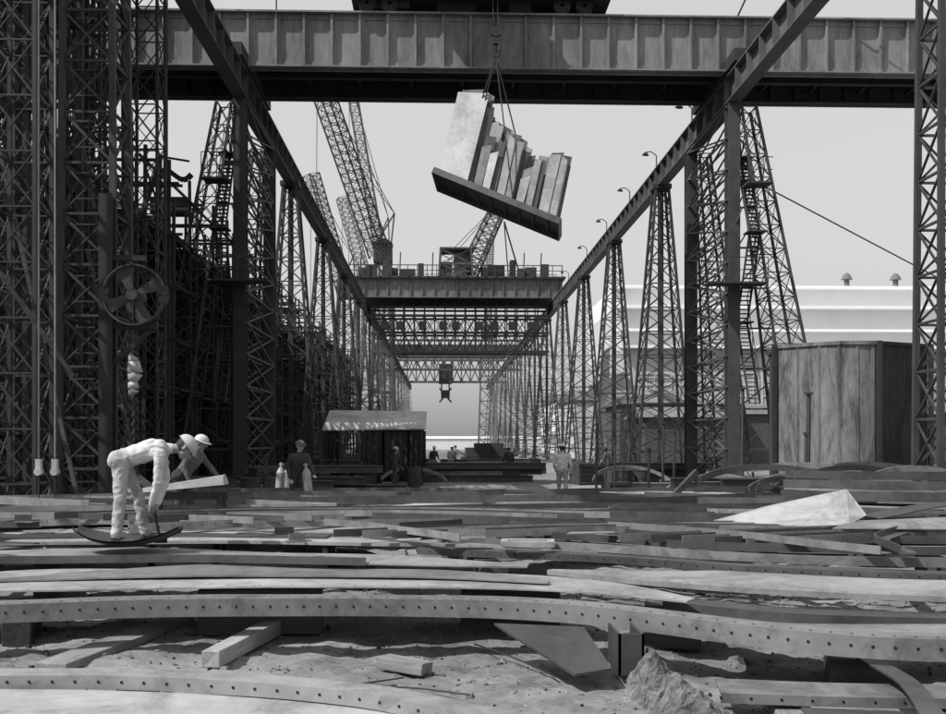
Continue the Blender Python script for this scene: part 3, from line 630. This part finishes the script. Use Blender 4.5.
# open shelter
r=empty('open_shelter',(-2.9,46,0),'low open shelter with smooth sloping roof and hanging dark tarpaulins','shelter')
m=MB()
m.prism([(-2.4,-1.4,2.45),(2.2,-1.4,2.5),(2.2,1.6,3.35),(-2.4,1.6,3.4)],[(-2.4,-1.4,2.51),(2.2,-1.4,2.56),(2.2,1.6,3.41),(-2.4,1.6,3.46)])
for x in (-1.3,-.1,1.1): m.beam((x,-1.42,2.54),(x,1.6,3.46),.03,.03)
make('sloping_roof',m,['plate_l'],parent=r)
for x in (-2,0,2):
    for yy,hh in ((-1.1,2.5),(1.5,3.2)):
        m=MB(); m.beam((x,yy,0),(x,yy,hh),.14,.14); make('post',m,['wood_d'],parent=r)
for (xa,xb,zb,yy) in ((-.7,.25,.1,-1.3),(.35,1.35,.3,-1.25),(1.5,2.2,.9,-1.3),(-2.3,-1.7,1.2,-1.3)):
    m=MB(); n_=12
    for i in range(n_):
        x0=lerp(xa,xb,i/n_); x1=lerp(xa,xb,(i+1)/n_); o0=.1*math.sin(i*1.7); o1=.1*math.sin((i+1)*1.7); z0=zb+.12*math.sin(i*.9); z1=zb+.12*math.sin((i+1)*.9)
        m.prism([(x0,yy-o0,z0),(x1,yy-o1,z1),(x1,yy-o1+.04,z1),(x0,yy-o0+.04,z0)],[(x0,yy-o0*.3,2.44),(x1,yy-o1*.3,2.44),(x1,yy-o1*.3+.04,2.44),(x0,yy-o0*.3+.04,2.44)])
    make('tarpaulin',m,['canvas'],parent=r)
m=MB(); m.box((.6,1.6,1.4),(2.8,.04,2.7)); make('tarpaulin',m,['canvas'],parent=r)
# ---------------------------------------------------------------- tank
r=empty('steel_tank_section',(12.68,30.3,0),'rust-streaked open-topped steel tank section with corner posts','tank')
fp=[]
for i in range(0,17):
    t=i/16; fp.append((-2.05+2.6*t,1.1-1.45*t-.55*math.sin(math.pi*t)-.0))
NC=len(fp)
fp+= [(2.55,.6),(2.4,3.4),(-1.4,3.8)]
fp=[Vector((a,b,0)) for a,b in fp]
ctr=Vector((.3,1.8,0))
def wallseg(pts,name,mt,z0=.35,z1=4.95):
    m=MB()
    for i_,(a,b_) in enumerate(zip(pts,pts[1:])):
        ia=a+(ctr-a).normalized()*.08; ib=b_+(ctr-b_).normalized()*.08
        Z=lambda p,z: p+Vector((0,0,z))
        m.prism([Z(a,z0),Z(b_,z0),Z(ib,z0),Z(ia,z0)],[Z(a,z1),Z(b_,z1),Z(ib,z1),Z(ia,z1)])
        oa=a-(ctr-a).normalized()*.06; ob=b_-(ctr-b_).normalized()*.06
        for zz in (z1,z0+.1): m.prism([Z(oa,zz-.06),Z(ob,zz-.06),Z(ib,zz-.06),Z(ia,zz-.06)],[Z(oa,zz+.05),Z(ob,zz+.05),Z(ib,zz+.05),Z(ia,zz+.05)])
        if i_%3==2 and len(pts)>5:
            s_=b_-(ctr-b_).normalized()*.012; m.beam(Z(s_,z0+.2),Z(s_,z1-.07),.10,.03)
    make(name,m,[mt],parent=r)
wallseg(fp[:NC],'curved_wall','rust'); wallseg([fp[NC-1],fp[NC]],'end_wall','rust_shade'); wallseg([fp[NC],fp[NC+1],fp[NC+2],fp[0]],'rear_wall','rust_shade')
for p in (fp[0],fp[NC-1],fp[NC]):
    m=MB(); q=p-(ctr-p).normalized()*.1; m.beam(q+Vector((0,0,.3)),q+Vector((0,0,5.0)),.13,.13); make('corner_post',m,['steel_dark'],parent=r)
for x in (-1.2,.6,2):
    m=MB(); m.box((x,1.6,.14),(.35,3.6,.42)); make('skid',m,['wood_d'],parent=r)
# ---------------------------------------------------------------- steel beams lying about
m=MB(); m.ibeam((-3,0,.15),(3,0,.15),.28,.3,.03)
ib=make('steel_beam',m,['plate_d'],label='rolled steel beam lying in a stack on the ground',category='steel beam',group='steel beams stacked on the ground')
m=MB(); m.ibeam((-2,0,.1),(2,0,.1),.18,.2,.02); ib2=make('steel_beam',m,['plate'],label='short rolled steel beam lying on the ground',category='steel beam',group='steel beams stacked on the ground')
ib.location=(8.6,29,0.3)
for (cx,cy,nl,nrow,rz) in ((9.6,27,3,4,.05),(15,27.5,3,4,.1),(8.5,34,2,3,-.1),(10.3,37,2,4,.15),(19,30,4,4,0),(1.6,49,3,4,.02),(3.2,60,3,3,.3),(-6.2,33,2,3,.1),(-5.0,38,2,3,-.2),(-6.2,42,3,3,.4),(-4.0,56,3,3,.1),(10,48,3,3,.2),(7.6,24.6,1,3,.1),(-6.8,27,2,3,.2)):
    for l in range(nl):
        for q in range(nrow-(l%2)):
            src=ib if R.random()<.65 else ib2
            dup(src,(cx+R.uniform(-1.0,1.0)-(q*.42*math.sin(rz)),cy+q*.42+R.uniform(-.06,.06),.02+l*.31),rz+R.uniform(-.12,.12))
ib2.location=(6.9,23.5,.3)
GR='curved hull ribs lying about'
ribs=[(12.3,25.5,2.2,.1,.2,.3,2.2),(13.5,24.6,2.6,-.2,.15,.6,2.4),(9.6,25.8,1.8,.4,.3,.2,2.0),(10.4,26.4,2.0,.1,.3,.2,2.6),(16.5,25,2.6,0,.2,.5,2.6),(14.8,22.6,3,.15,.1,.9,2.3),(-1.2,44,1.5,.2,.5,.2,2.8),(7.8,40,1.8,.2,.5,.2,2.8),(-7.0,30,1.6,.3,.5,.2,2.6),(8.2,30,1.7,-.4,.6,.2,2.8)]
for i in range(14): ribs.append((R.uniform(6.2,12),R.uniform(19.5,25),R.uniform(1.6,2.8),R.uniform(-.5,.5),R.uniform(.1,.7),R.uniform(.2,.7),R.uniform(2.0,2.9)))
for (cx,cy,rad,rz,ti,a0,a1) in ribs:
    m=MB(); n=18; pr=None
    for i in range(n+1):
        a=lerp(a0,a1,i/n); p=Vector((math.cos(a)*rad,math.sin(ti)*math.sin(a)*rad*1.3,math.sin(a)*rad*.5))
        if pr is not None: m.beam(pr,p,.05,.14)
        pr=p
    o=make('hull_rib',m,[R.choice(['plate_d','plate_d','plate'])],label='curved steel hull rib propped among stacked steel',category='ship rib',group=GR,loc=(cx,cy,.03)); o.rotation_euler[2]=rz
for x,y,h_,rd in ((9.8,26.5,3.2,.06),(10.6,35,3.8,.06),(8.0,36,2.6,.05),(5.9,38,2.6,.05),(-4.9,27.9,1.5,.05),(7.0,30,2.2,.04),(5.6,27,1.7,.04),(8.8,24,2.1,.04),(11.8,23,1.9,.05),(5.2,30,1.9,.03),(6.2,34,2.3,.03),(-6.0,24,1.8,.04),(13.4,26.5,4.2,.07)):
    m=MB(); m.cyl((0,0,0),(.04,0,h_),rd,n=8); m.cyl((0,0,0),(0,0,.06),rd*3,n=10); m.box((.04,0,h_+.03),(rd*3,rd*3,.06)); make('stanchion',m,['steel_tower'],label='upright steel stanchion among stacked material',category='post',group='upright stanchions',loc=(x,y,0))
for i,(a,b) in enumerate((((6.6,22,.2),(8.4,22.4,1.15)),((8.9,22,.3),(7.1,22.2,1.0)),((10,21.5,.2),(12.5,22,1.1)),((5.2,24,.2),(6.3,24.5,1.2)),((13,21,.2),(10.8,21.3,1.0)),((-6.5,21,.1),(-5.2,21.3,.9)),((-5.6,23,.1),(-7.2,23.5,1.2)))):
    m=MB(); m.beam(a,b,.1,.14); m.beam((b[0],b[1],b[2]-.08),(b[0],b[1],.02),.1,.1); make('leaning_timber',m,['wood_d'],label='squared timber propped at a slant among stacked steel',category='timber',group='slanting propped timbers')
# pale gas cylinders beside the dark worker
for x,y,rx in ((-4.05,24.9,.06),(-3.15,24.3,-.1),(-3.85,25.3,.0)):
    m=MB(); m.cyl((0,0,0),(0,0,1.15),.11,n=14); m.cyl((0,0,1.15),(0,0,1.27),.11,.05,n=14); m.cyl((0,0,1.27),(0,0,1.4),.03,n=8); m.box((0,0,1.36),(.12,.03,.03))
    o=make('gas_cylinder',m,['plate_l'],label='pale upright gas cylinder standing beside a worker',category='gas cylinder',group='pale gas cylinders',loc=(x,y,.02)); o.rotation_euler[1]=rx
def drum(x,y):
    m=MB(); m.cyl((0,0,0),(0,0,.88),.29,n=18)
    for z in (.02,.3,.59,.87): m.cyl((0,0,z-.015),(0,0,z+.015),.305,n=18)
    m.cyl((.15,0,.88),(.15,0,.9),.04,n=8)
    return make('oil_drum',m,['steel_tower'],label='dark steel oil drum with rolled hoops',category='drum',group='oil drums in the aisle',loc=(x,y,0))
for p in ((-5.6,29.5),(-5.0,29.8),(-.6,50),(.1,50.6),(6.8,37),(7.5,37.2),(-5.8,36),(-4.6,44),(-1.2,43.6)): drum(*p)
def crate(x,y,s,rz,z=0):
    m=MB(); m.box((0,0,s/2),(s*1.3,s,s*.96))
    for sx in (-1,1):
        for sy in (-1,1): m.box((sx*s*.62,sy*s*.5,s/2),(.09,.05,s))
    for z0 in (.12,.5,.88):
        for sy in (-1,1): m.box((0,sy*s*.53,s*z0),(s*1.3,.03,.1))
    o=make('wooden_crate',m,['wood_d'],label='battened wooden crate on the ground',category='crate',group='wooden crates',loc=(x,y,z)); o.rotation_euler[2]=rz
for p in ((-5.0,34,.8,.2),(-6.5,38,1,.5),(-1.4,52,1.1,.1),(6.6,45,1,.3),(7.6,42,.8,.1),(-6.4,47,1.2,0),(5.9,33.5,.6,.3),(-3.4,43.2,.7,.3)): crate(*p)
r=empty('flat_wagon',(2.9,66,0),'low flat rail wagon loaded with dark steel','wagon')
m=MB(); m.box((0,0,.85),(3.2,6,.25)); m.box((0,-3,.85),(2.6,.2,.4)); make('deck',m,['steel_dark'],parent=r)
for x in (-.8,.8):
    for y in (-2,2): m=MB(); m.cyl((x-.07,y,.42),(x+.07,y,.42),.42,n=18); make('wheel',m,['steel_dark'],parent=r)
m=MB(); m.box((0,.2,1.3),(2.6,5,.6)); m.box((.2,.2,1.75),(1.8,4.2,.3)); make('cargo',m,['steel_tower'],parent=r)
# ---------------------------------------------------------------- foreground plates
def cr(pts,n=12):
    P=[Vector(p) for p in pts]; P=[P[0]*2-P[1]]+P+[P[-1]*2-P[-2]]; out=[]
    for i in range(1,len(P)-2):
        for k in range(n):
            t=k/n; a,b_,c,d=P[i-1],P[i],P[i+1],P[i+2]
            out.append(.5*((2*b_)+(c-a)*t+(2*a-5*b_+4*c-d)*t*t+(3*b_-a-3*c+d)*t**3))
    out.append(P[-2]); return out
GP='curved steel hull plates and frames laid on blocks'
def cplate(pts,z,w,fl=0,t=.014,holes='',mt='plate',lab=None,up=False,sp=.14,w_end=None,hr=.0105,w_st=None,wv=.014):
    S=cr([(p[0],p[1],z+(p[2] if len(p)>2 else 0)) for p in pts]); m=MB(); N=len(S); rings=[];nrm=[]
    ph=R.uniform(0,50)
    def wb(q): return wv*noise.noise(Vector((q.x*.6+ph,q.y*.6,0)))
    def tws(q): return wv*4*noise.noise(Vector((q.x*.45,ph,0)))
    for i,p in enumerate(S):
        d=(S[min(i+1,N-1)]-S[max(i-1,0)]).normalized(); n=Vector((-d.y,d.x,0)).normalized(); nrm.append(n)
        ww=w if w_end is None else lerp(w,w_end,(i/(N-1))**2)
        if w_st is not None: ww=min(ww,lerp(w_st,w,min(1,i/(N-1)*3)))
        if fl and up: pr=[(0,-t),(ww,-t),(ww,0),(t,0),(t,fl),(0,fl)]
        elif fl: pr=[(0,-fl),(t,-fl),(t,-t),(ww,-t),(ww,0),(0,0)]
        else: pr=[(0,-t),(ww,-t),(ww,0),(0,0)]
        wob=wb(p); tw=tws(p)
        rings.append([p+n*a+Vector((0,0,b_+wob+(tw*a))) for a,b_ in pr])
    k=len(rings[0])
    for r_ in rings: m.v+= [tuple(q) for q in r_]
    for i in range(N-1):
        for j in range(k):
            jj=(j+1)%k; m.f.append((i*k+j,(i+1)*k+j,(i+1)*k+jj,i*k+jj)); m.m.append(0)
    m.f.append(tuple(range(k)));m.m.append(0); m.f.append(tuple((N-1)*k+j for j in reversed(range(k))));m.m.append(0)
    acc=0; 
    for i in range(1,N):
        seg=(S[i]-S[i-1]).length; 
        while acc<seg:
            q=S[i-1].lerp(S[i],acc/seg); n=nrm[i-1].lerp(nrm[i],acc/seg); wob=lerp(wb(S[i-1]),wb(S[i]),acc/seg); tq=tws(q)
            if 'f' in holes:
                zz=(fl*.5 if up else -fl*.45)+wob; m.disc(q-n*.004+Vector((0,0,zz)),-n,hr,8,1)
            if 't' in holes: m.disc(q+n*.06+Vector((0,0,.006+wob+tq*.06)),(0,0,1),hr,8,1)
            if 'b' in holes: m.disc(q+n*(w-.07)+Vector((0,0,.007+wob+tq*(w-.07))),(0,0,1),hr,8,1)
            acc+=sp*R.choice([1,1,1,1.04,.96])
        acc-=seg
    return make('steel_plate',m,[mt,'hole'],label=lab or 'long curved steel plate laid on timber blocks',category='steel plate',group=GP)
cplate([(-6,6.5),(-3.03,6.62),(-1.62,6.5),(-.58,6.16),(.15,5.6),(1.1,4.7)],.38,.22,.09,holes='f',mt='plate_l',lab='curved angle bar with a row of rivet holes along its flange',sp=.15)
cplate([(-6,5.5),(-3,5.72),(-1.4,5.62),(-.5,5.3),(.2,4.8),(1.1,3.9)],.29,.84,0,mt='plate_l',holes='',lab='curved plate lying below a riveted angle bar')
cplate([(-6,8.4),(-3.87,8.75),(-2.82,9.0),(-1.65,9.08),(.07,8.98),(1.03,8.65),(1.64,8.25),(2.33,7.65),(2.95,7.2),(3.6,7.0),(4.8,6.95)],.5,.26,.16,holes='ft',mt='plate',lab='great bowed frame bar with rivet holes along its flange',sp=.15,hr=.0125)
cplate([(-6.5,9.2),(-4.3,9.3),(-2,9.45),(0,9.38),(1.2,9.1),(2.1,8.5)],.55,1.5,0,.016,mt='plate_l',w_end=.2,lab='broad pale plate tapering to a blunt end',holes='t',sp=.3)
cplate([(-4.6,9.75),(-2.2,10.0),(-.2,9.85),(1.0,9.4)],.58,1.0,0,.014,mt='plate',w_st=.1,w_end=.1,lab='thin curved plate overlapping a broad pale one')
cplate([(1.1,10.4),(1.9,9.6),(3.0,8.95),(4.2,8.5),(6,8.1)],.58,1.1,.05,mt='plate_l',lab='pale curved plate with a downturned flange',w_st=.1,holes='t',sp=.2)
cplate([(2.2,8.1),(3.0,7.75),(4.2,7.55),(5.6,7.5)],.40,.6,.06,mt='plate',holes='ft',lab='short curved plate with rivet holes',sp=.18)
cplate([(2.0,9.0),(3.0,8.3),(4.2,8.05),(5.6,7.9)],.47,.3,.10,mt='plate_d')
cplate([(1.9,6.75),(2.8,6.6),(3.8,6.55),(5,6.7)],.20,.4,.07,mt='plate',holes='f',lab='plate under the end of the bowed bar',sp=.2)
cplate([(2.3,6.2),(3.1,6.05),(4.2,6.05)],.17,.3,.08,mt='plate_d',lab='dark angle bar lying near the ground')
cplate([(2.9,5.6),(3.2,6.6),(3.3,7.6),(3.7,8.6)],.30,.14,.10,mt='plate_d',lab='dark bar crossing under the plates')
for i in range(6):
    cplate([(-.3+i*.25,12.1+i*.40),(1.6+i*.1,11.2+i*.40),(3.1,10.2+i*.42),(4.9,9.5+i*.48),(7.2,9.2+i*.5)],.64+i*.014,.10 if i%2 else .22,.08,up=bool(i%2),mt='plate_d' if i%3!=1 else 'plate',holes='f' if i%2==0 else '',sp=.18,lab='narrow dark curved frame bar nested beside others')
cplate([(-7,10.95),(-4.5,11.3),(-2,11.1),(-.4,10.7),(.9,10.5)],.60,1.3,.0,mt='plate_l',w_end=.3,holes='t',sp=.22)
cplate([(-8,10.7),(-5,10.9),(-2.6,10.85),(-.8,10.6)],.62,.18,.07,up=True,mt='plate_d',holes='')
cplate([(-5.5,12.6),(-3,12.75),(-.5,12.4),(1.2,12.0)],.66,1.3,.04,mt='plate_l',w_end=.4)
cplate([(-9,12.2),(-6.5,12.9),(-4.2,13.2),(-1.5,13.0)],.685,.5,.06,mt='plate_d')
layers=[(13.4,.60),(14.4,.66),(15.4,.6),(16.6,.70),(17.8,.58),(19.2,.68),(20.8,.55),(22.4,.6),(24.2,.45)]
tones=['plate','plate_l','plate_d','plate','plate_l','plate','plate_d','plate_l','plate']
for k,(y,z) in enumerate(layers):
    x=-15+R.uniform(-2,2); j=0; bsg=1 if k%3!=2 else -1
    while x<10:
        Lg=R.uniform(6,13); bow=R.uniform(.3,1.9)*bsg; tl_=R.uniform(-2.6,2.6)
        p=[(x,y-tl_/2),(x+Lg*.33,y-tl_/6+bow*.9),(x+Lg*.66,y+tl_/6+bow),(x+Lg,y+tl_/2)]
        wd=R.choice([.2,1.0,1.6,2.2]); f=R.choice([0,0,.04,.1])
        if wd<.3: f=R.choice([.1,.18])
        cplate(p,z+j%3*.03+R.uniform(-.02,.03),wd,f,up=R.random()<.5,mt=R.choice([tones[k],tones[(k+2)%9],'plate_l' if wd>.5 else 'plate_d']),holes='f' if f>.09 and y<17 else ('t' if y<16 else ''),sp=.2,w_end=wd*R.uniform(.2,1),w_st=wd*R.uniform(.1,1),wv=.03)
        q=[(a+R.uniform(-.3,.3),b_+R.uniform(.1,1.0)) for a,b_ in p]
        cplate(q,z+.11+j%2*.02,.08,R.choice([.08,.13]),up=True,mt=R.choice(['plate_d','plate_d','plate']),lab='slim curved flanged bar lying on the plates')
        x+=Lg*R.uniform(.45,.75); j+=1
for s,(cx,cy,n_,zz) in enumerate(((-1.5,14.6,4,.82),(3.0,12.6,4,.74),(-6.5,14.5,3,.80),(7.5,12.0,5,.72))):
    for i in range(n_):
        a=2.4+s*.3+i*.3
        cplate([(cx-a*1.2,cy-.5+i*.06),(cx-a*.4,cy+.25+i*.17),(cx+a*.5,cy+.3+i*.17),(cx+a*1.3,cy-.6+i*.1)],zz+i*.008,.07,.08,up=True,mt='plate_d' if i%2 else 'plate',lab='slim curved bulb bar in a nested set')
# crossing bars at right, angled across the pile
for i,(a,b_,c_) in enumerate((((2.2,13.2),(3.6,11.6),(4.4,9.9)),((6.2,12.9),(5.0,11.4),(4.6,9.9)),((-1.6,13.6),(-.4,12.2),(.2,11.2)),((5.4,16.5),(6.8,14.6),(7.4,12.6)),((-7.2,15.5),(-6.2,13.6),(-6.0,12.2)))):
    cplate([a,b_,c_],.79+i*.01,.16,.07,up=True,mt='plate_d' if i%2 else 'plate',lab='short flanged bar lying across the plate pile',wv=.02)
# bent upturned plate
def slab(ps,t,m): m.prism([Vector(p) for p in ps],[Vector(p)+Vector((0,.0,t)) for p in ps])
m=MB()
slab([(3.75,13.7,.82),(4.65,12.9,.81),(5.45,13.3,1.27),(4.6,14.0,1.0)],.012,m)
slab([(4.65,12.9,.811),(5.2,12.6,.85),(5.55,12.9,.95),(5.45,13.3,1.271)],.012,m)
make('bent_plate',m,['plate_l'],label='bent pale plate with one corner turned up',category='steel plate')
m=MB(); slab([(4.9,12.4,.82),(6.4,12.0,.84),(6.7,12.4,.97),(5.3,12.8,.88)],.012,m); make('bent_plate',m,['plate'],label='tilted plate leaning on its neighbours',category='steel plate')
m=MB(); S=cr([(5.9,13.6,.88),(6.9,13.6,1.04),(8.0,13.3,.96),(9.6,13.2,.87)]);
for a,b_ in zip(S,S[1:]): m.beam(a,b_,.6,.015)
make('bent_plate',m,['plate_d'],label='dark warped plate lying across the pile',category='steel plate')
for i in range(6):
    cplate([(6.0+i*.3,17.6+i*.8),(8.6,16.6+i*.8),(11.5,16.7+i*.7),(14,17.6+i*.7)],.80+i*.07,.25 if i%2 else .5,.16,up=bool(i%2),mt='plate_d' if i%2 else 'plate',lab='heavy curved frame bar in a raised stack')
m=MB(); m.prism([(.45,8.6,.33),(1.2,8.4,.33),(1.30,7.6,.16),(1.0,7.5,.14)],[(.45,8.6,.35),(1.2,8.4,.35),(1.30,7.6,.18),(1.0,7.5,.16)]); make('steel_plate',m,['plate_d'],label='short dark plate sloping down under the bowed bar',category='steel plate',group=GP)
m=MB(); m.box((1.38,7.95,.26),(.02,.5,.32)); m.box((1.47,7.71,.26),(.2,.02,.32)); m.box((1.56,7.95,.26),(.02,.5,.32)); make('angle_bracket',m,['plate_d'],label='open-ended dark steel bracket under the bowed bar',category='bracket')
m=MB()
for dx,dy,w_,d_ in ((0,-.16,.62,.08),(0,.16,.62,.08),(-.27,0,.08,.24),(.27,0,.08,.24)): m.box((dx,dy,.03),(w_,d_,.06))
o=make('steel_frame_piece',m,['plate_l'],label='small rectangular steel frame with open slot lying on plates',category='steel part',loc=(1.0,11.6,.71)); o.rotation_euler[2]=-.1
m=MB(); m.box((0,0,.03),(.45,.2,.06)); m.box((0,.09,.1),(.45,.02,.1)); make('steel_angle_piece',m,['plate'],label='short offcut of steel angle lying on plates',category='steel part',loc=(.3,11.9,.72))
for i in range(14):
    x=R.uniform(-6,8); y=R.uniform(11,17); m=MB(); a=R.uniform(.12,.35); b_=R.uniform(.03,.1)
    m.prism([(-a,-b_,0),(a*.9,-b_*.6,0),(a,b_,0),(-a*.7,b_*.8,0)],[(-a,-b_,.015),(a*.9,-b_*.6,.015),(a,b_,.015),(-a*.7,b_*.8,.015)])
    if i%3==0: m.box((0,0,.05),(a*1.2,.015,.08))
    o=make('plate_offcut',m,[R.choice(['plate','plate_d','plate_d'])],label='small steel offcut lying on the plates',category='steel part',group='offcuts strewn on the plates',loc=(x,y,.77+R.uniform(0,.03))); o.rotation_euler[2]=R.uniform(-.7,.7)
# dirt and rubble ridge
m=MB(); nx_,ny_=60,170
for j in range(ny_):
    for i in range(nx_):
        u=i/(nx_-1);v=j/(ny_-1)
        cx=1.55+.36*v+.08*noise.noise((v*5,0,0)); wd=.24+.09*noise.noise((v*4,7,0))+.18*v
        x=cx+(u-.5)*2*wd; y=8.0-v*2.8
        prof_=.5-.5*math.cos(2*math.pi*min(1,max(0,u**.85)))
        rg=noise.noise((x*4,y*2.5,1)); rg2=1-2*abs(noise.noise((x*11,y*11,4))); rg3=1-2*abs(noise.noise((x*28,y*28,4)))
        hz=(.26*(1-.2*v))*prof_*(.85+.7*rg)*min(1,v*9+.2)+(.06*rg2+.025*rg3)*min(1,prof_*4)
        m.v.append((x+.05*noise.noise((x*14,y*14,9)),y+.05*noise.noise((x*14,y*14,19)),hz-.08+gh(x,y)))
for j in range(ny_-1):
    for i in range(nx_-1):
        a=j*nx_+i; m.f.append((a,a+nx_,a+nx_+1,a+1)); m.m.append(0)
make('rubble_heap',m,['stone'],label='low ragged ridge of dirt and broken concrete',category='rubble')
GTm='timber blocks and sleepers under the plates'
def timber(a,b_,w,h,mt='wood',lab='weathered timber sleeper on the dirt under plates'):
    a=Vector(a);b_=Vector(b_); L_=(b_-a).length; m=MB()
    m.box((0,0,h/2),(L_,w,h))
    for v_ in range(len(m.v)): x_,y_,z_=m.v[v_]; m.v[v_]=(x_+R.uniform(-.015,.015),y_+R.uniform(-.01,.01),z_+R.uniform(-.008,.008))
    o=make('timber_block',m,[mt],label=lab,category='timber',group=GTm,loc=((a+b_)/2),bevel=.01); o.rotation_euler[2]=math.atan2(b_.y-a.y,b_.x-a.x); return o
timber((-1.95,8.5,0),(-1.6,10.4,0),.17,.15); timber((-.50,8.45,.01),(-.12,8.15,.01),.16,.10,lab='short loose timber offcut on the dirt')
timber((-3.25,8.4,0),(-2.75,10.6,0),.32,.08); timber((-3.9,9.3,0),(-4.3,10.6,0),.25,.28,'wood_d'); timber((1.9,9.3,0),(2.4,9.2,0),.25,.4,'wood_d')
timber((3.0,7.7,0),(3.5,7.65,0),.22,.25,'wood_d'); timber((2.25,6.0,0),(2.45,7.4,0),.2,.10,'wood'); timber((3.45,6.8,0),(3.9,6.8,0),.25,.12,'wood_d')
timber((-2.4,10.0,0),(-1.2,10.1,0),.25,.46,'wood_d'); timber((0.2,10.2,0),(1.2,10.1,0),.25,.46,'wood_d')
timber((-2.2,6.75,0),(-1.9,6.75,0),.2,.24,'wood_d'); timber((-4.2,6.7,0),(-3.8,6.8,0),.25,.24,'wood_d')
for i in range(40):
    x=R.uniform(-10,11); y=R.uniform(11,25)
    timber((x,y,0),(x+R.uniform(-.6,.6),y+R.uniform(.8,1.6),0),.28,R.uniform(.38,.5),'wood_d')
for (a,b_) in (((-.7,7.6),(.2,7.35)),((.3,9.2),(.9,7.9)),((-2.6,7.7),(-1.9,7.4)),((1.9,6.3),(2.6,6.1)),((-1.2,7.1),(-.3,7.9))):
    m=MB(); S=cr([(a[0],a[1],.05),(lerp(a[0],b_[0],.5),lerp(a[1],b_[1],.5)+.1,.05),(b_[0],b_[1],.05)],8)
    for p,q in zip(S,S[1:]): m.cyl(p,q,.007,n=6)
    make('scrap_rod',m,['rope'],label='thin bent steel rod dropped on the dirt',category='rod',group='dropped scrap rods')
m=MB(); n=16; k2=8
for i in range(n+1):
    for j in range(k2+1):
        u=i/n*2-1; v=j/k2*2-1; wd=.42*(1-abs(u)**2.2*.75)
        m.v.append((u*.62,v*wd,.15*abs(u)**2.4+.06*v*v))
q=len(m.v); m.v+=[(a,b_,c+.02) for a,b_,c in m.v]
for i in range(n):
    for j in range(k2):
        a=i*(k2+1)+j; m.f.append((a,a+1,a+k2+2,a+k2+1)); m.m.append(0); m.f.append((q+a,q+a+k2+1,q+a+k2+2,q+a+1)); m.m.append(0)
make('dished_plate',m,['plate_d'],label='small dished dark plate resting on the plate pile',category='steel plate',loc=(-3.72,12,.69),smooth=True)
r=empty('trestle',(-4.0,16,0),'timber trestle carrying a thick pale plank','trestle')
m=MB()
for x in (-.5,.5):
    for s in (-1,1): m.beam((x,s*.35,0.0),(x,s*.05,1.05),.09,.09)
    m.beam((x,-.2,.6),(x,.2,.6),.07,.07)
m.beam((-.6,0,1.06),(.6,0,1.06),.12,.12); make('trestle_frame',m,['wood_d'],parent=r)
m=MB(); m.prism([(-.65,-.3,1.13),(.6,-.3,1.25),(.6,.1,1.25),(-.65,.1,1.13)],[(-.65,-.3,1.2),(.6,-.3,1.40),(.55,.1,1.40),(-.65,.1,1.2)]); make('plank',m,['load'],parent=r)
m=MB(); m.cyl((XR+.8,40.6,RZ-4.2),(24,46,9.2),.03,n=6); make('guy_wire',m,['rope'],label='guy wire slanting from the runway bent',category='wire')
m=MB(); m.cyl((XR+.6,42,RZ+3.0),(14,38,24),.04,n=6); make('guy_wire',m,['rope'],label='stay wire slanting above the bridge girder',category='wire')
# ---------------------------------------------------------------- light, world, camera
sd=Vector((-.62,-.32,.85)).normalized()
el=math.asin(sd.z); az=math.atan2(sd.x,sd.y)
w=bpy.data.worlds.new('World'); scene.world=w; w.use_nodes=True
nt=w.node_tree; bg=nt.nodes['Background']; sk=nt.nodes.new('ShaderNodeTexSky'); sk.sky_type='NISHITA'; sk.sun_disc=False
sk.sun_elevation=el; sk.sun_rotation=az%(2*math.pi); sk.dust_density=5; sk.air_density=1.0
sp_=nt.nodes.new('ShaderNodeSeparateColor'); nt.links.new(sk.outputs[0],sp_.inputs[0])
pw=nt.nodes.new('ShaderNodeMath'); pw.operation='POWER'; pw.inputs[1].default_value=.3; nt.links.new(sp_.outputs['Blue'],pw.inputs[0])
ml=nt.nodes.new('ShaderNodeMath'); ml.operation='MULTIPLY'; ml.inputs[1].default_value=3.9; nt.links.new(pw.outputs[0],ml.inputs[0])
nt.links.new(ml.outputs[0],bg.inputs[0]); bg.inputs[1].default_value=.12
sl=bpy.data.lights.new('sun','SUN'); sl.energy=4.9; sl.angle=math.radians(.5); sl.color=(1,1,1)
so=bpy.data.objects.new('sun',sl); COL.objects.link(so); so.rotation_euler=sd.to_track_quat('Z','Y').to_euler()
cam=bpy.data.cameras.new('camera'); co=bpy.data.objects.new('camera',cam); COL.objects.link(co); scene.camera=co
co.location=(0,0,1.9); co.rotation_euler=(math.radians(90),0,-math.radians(1.8)); cam.sensor_width=36; cam.lens=38.05; cam.shift_y=.091; cam.clip_end=6000; cam.clip_start=.1
scene.view_settings.view_transform='Standard'; scene.view_settings.look='None'; scene.view_settings.exposure=0
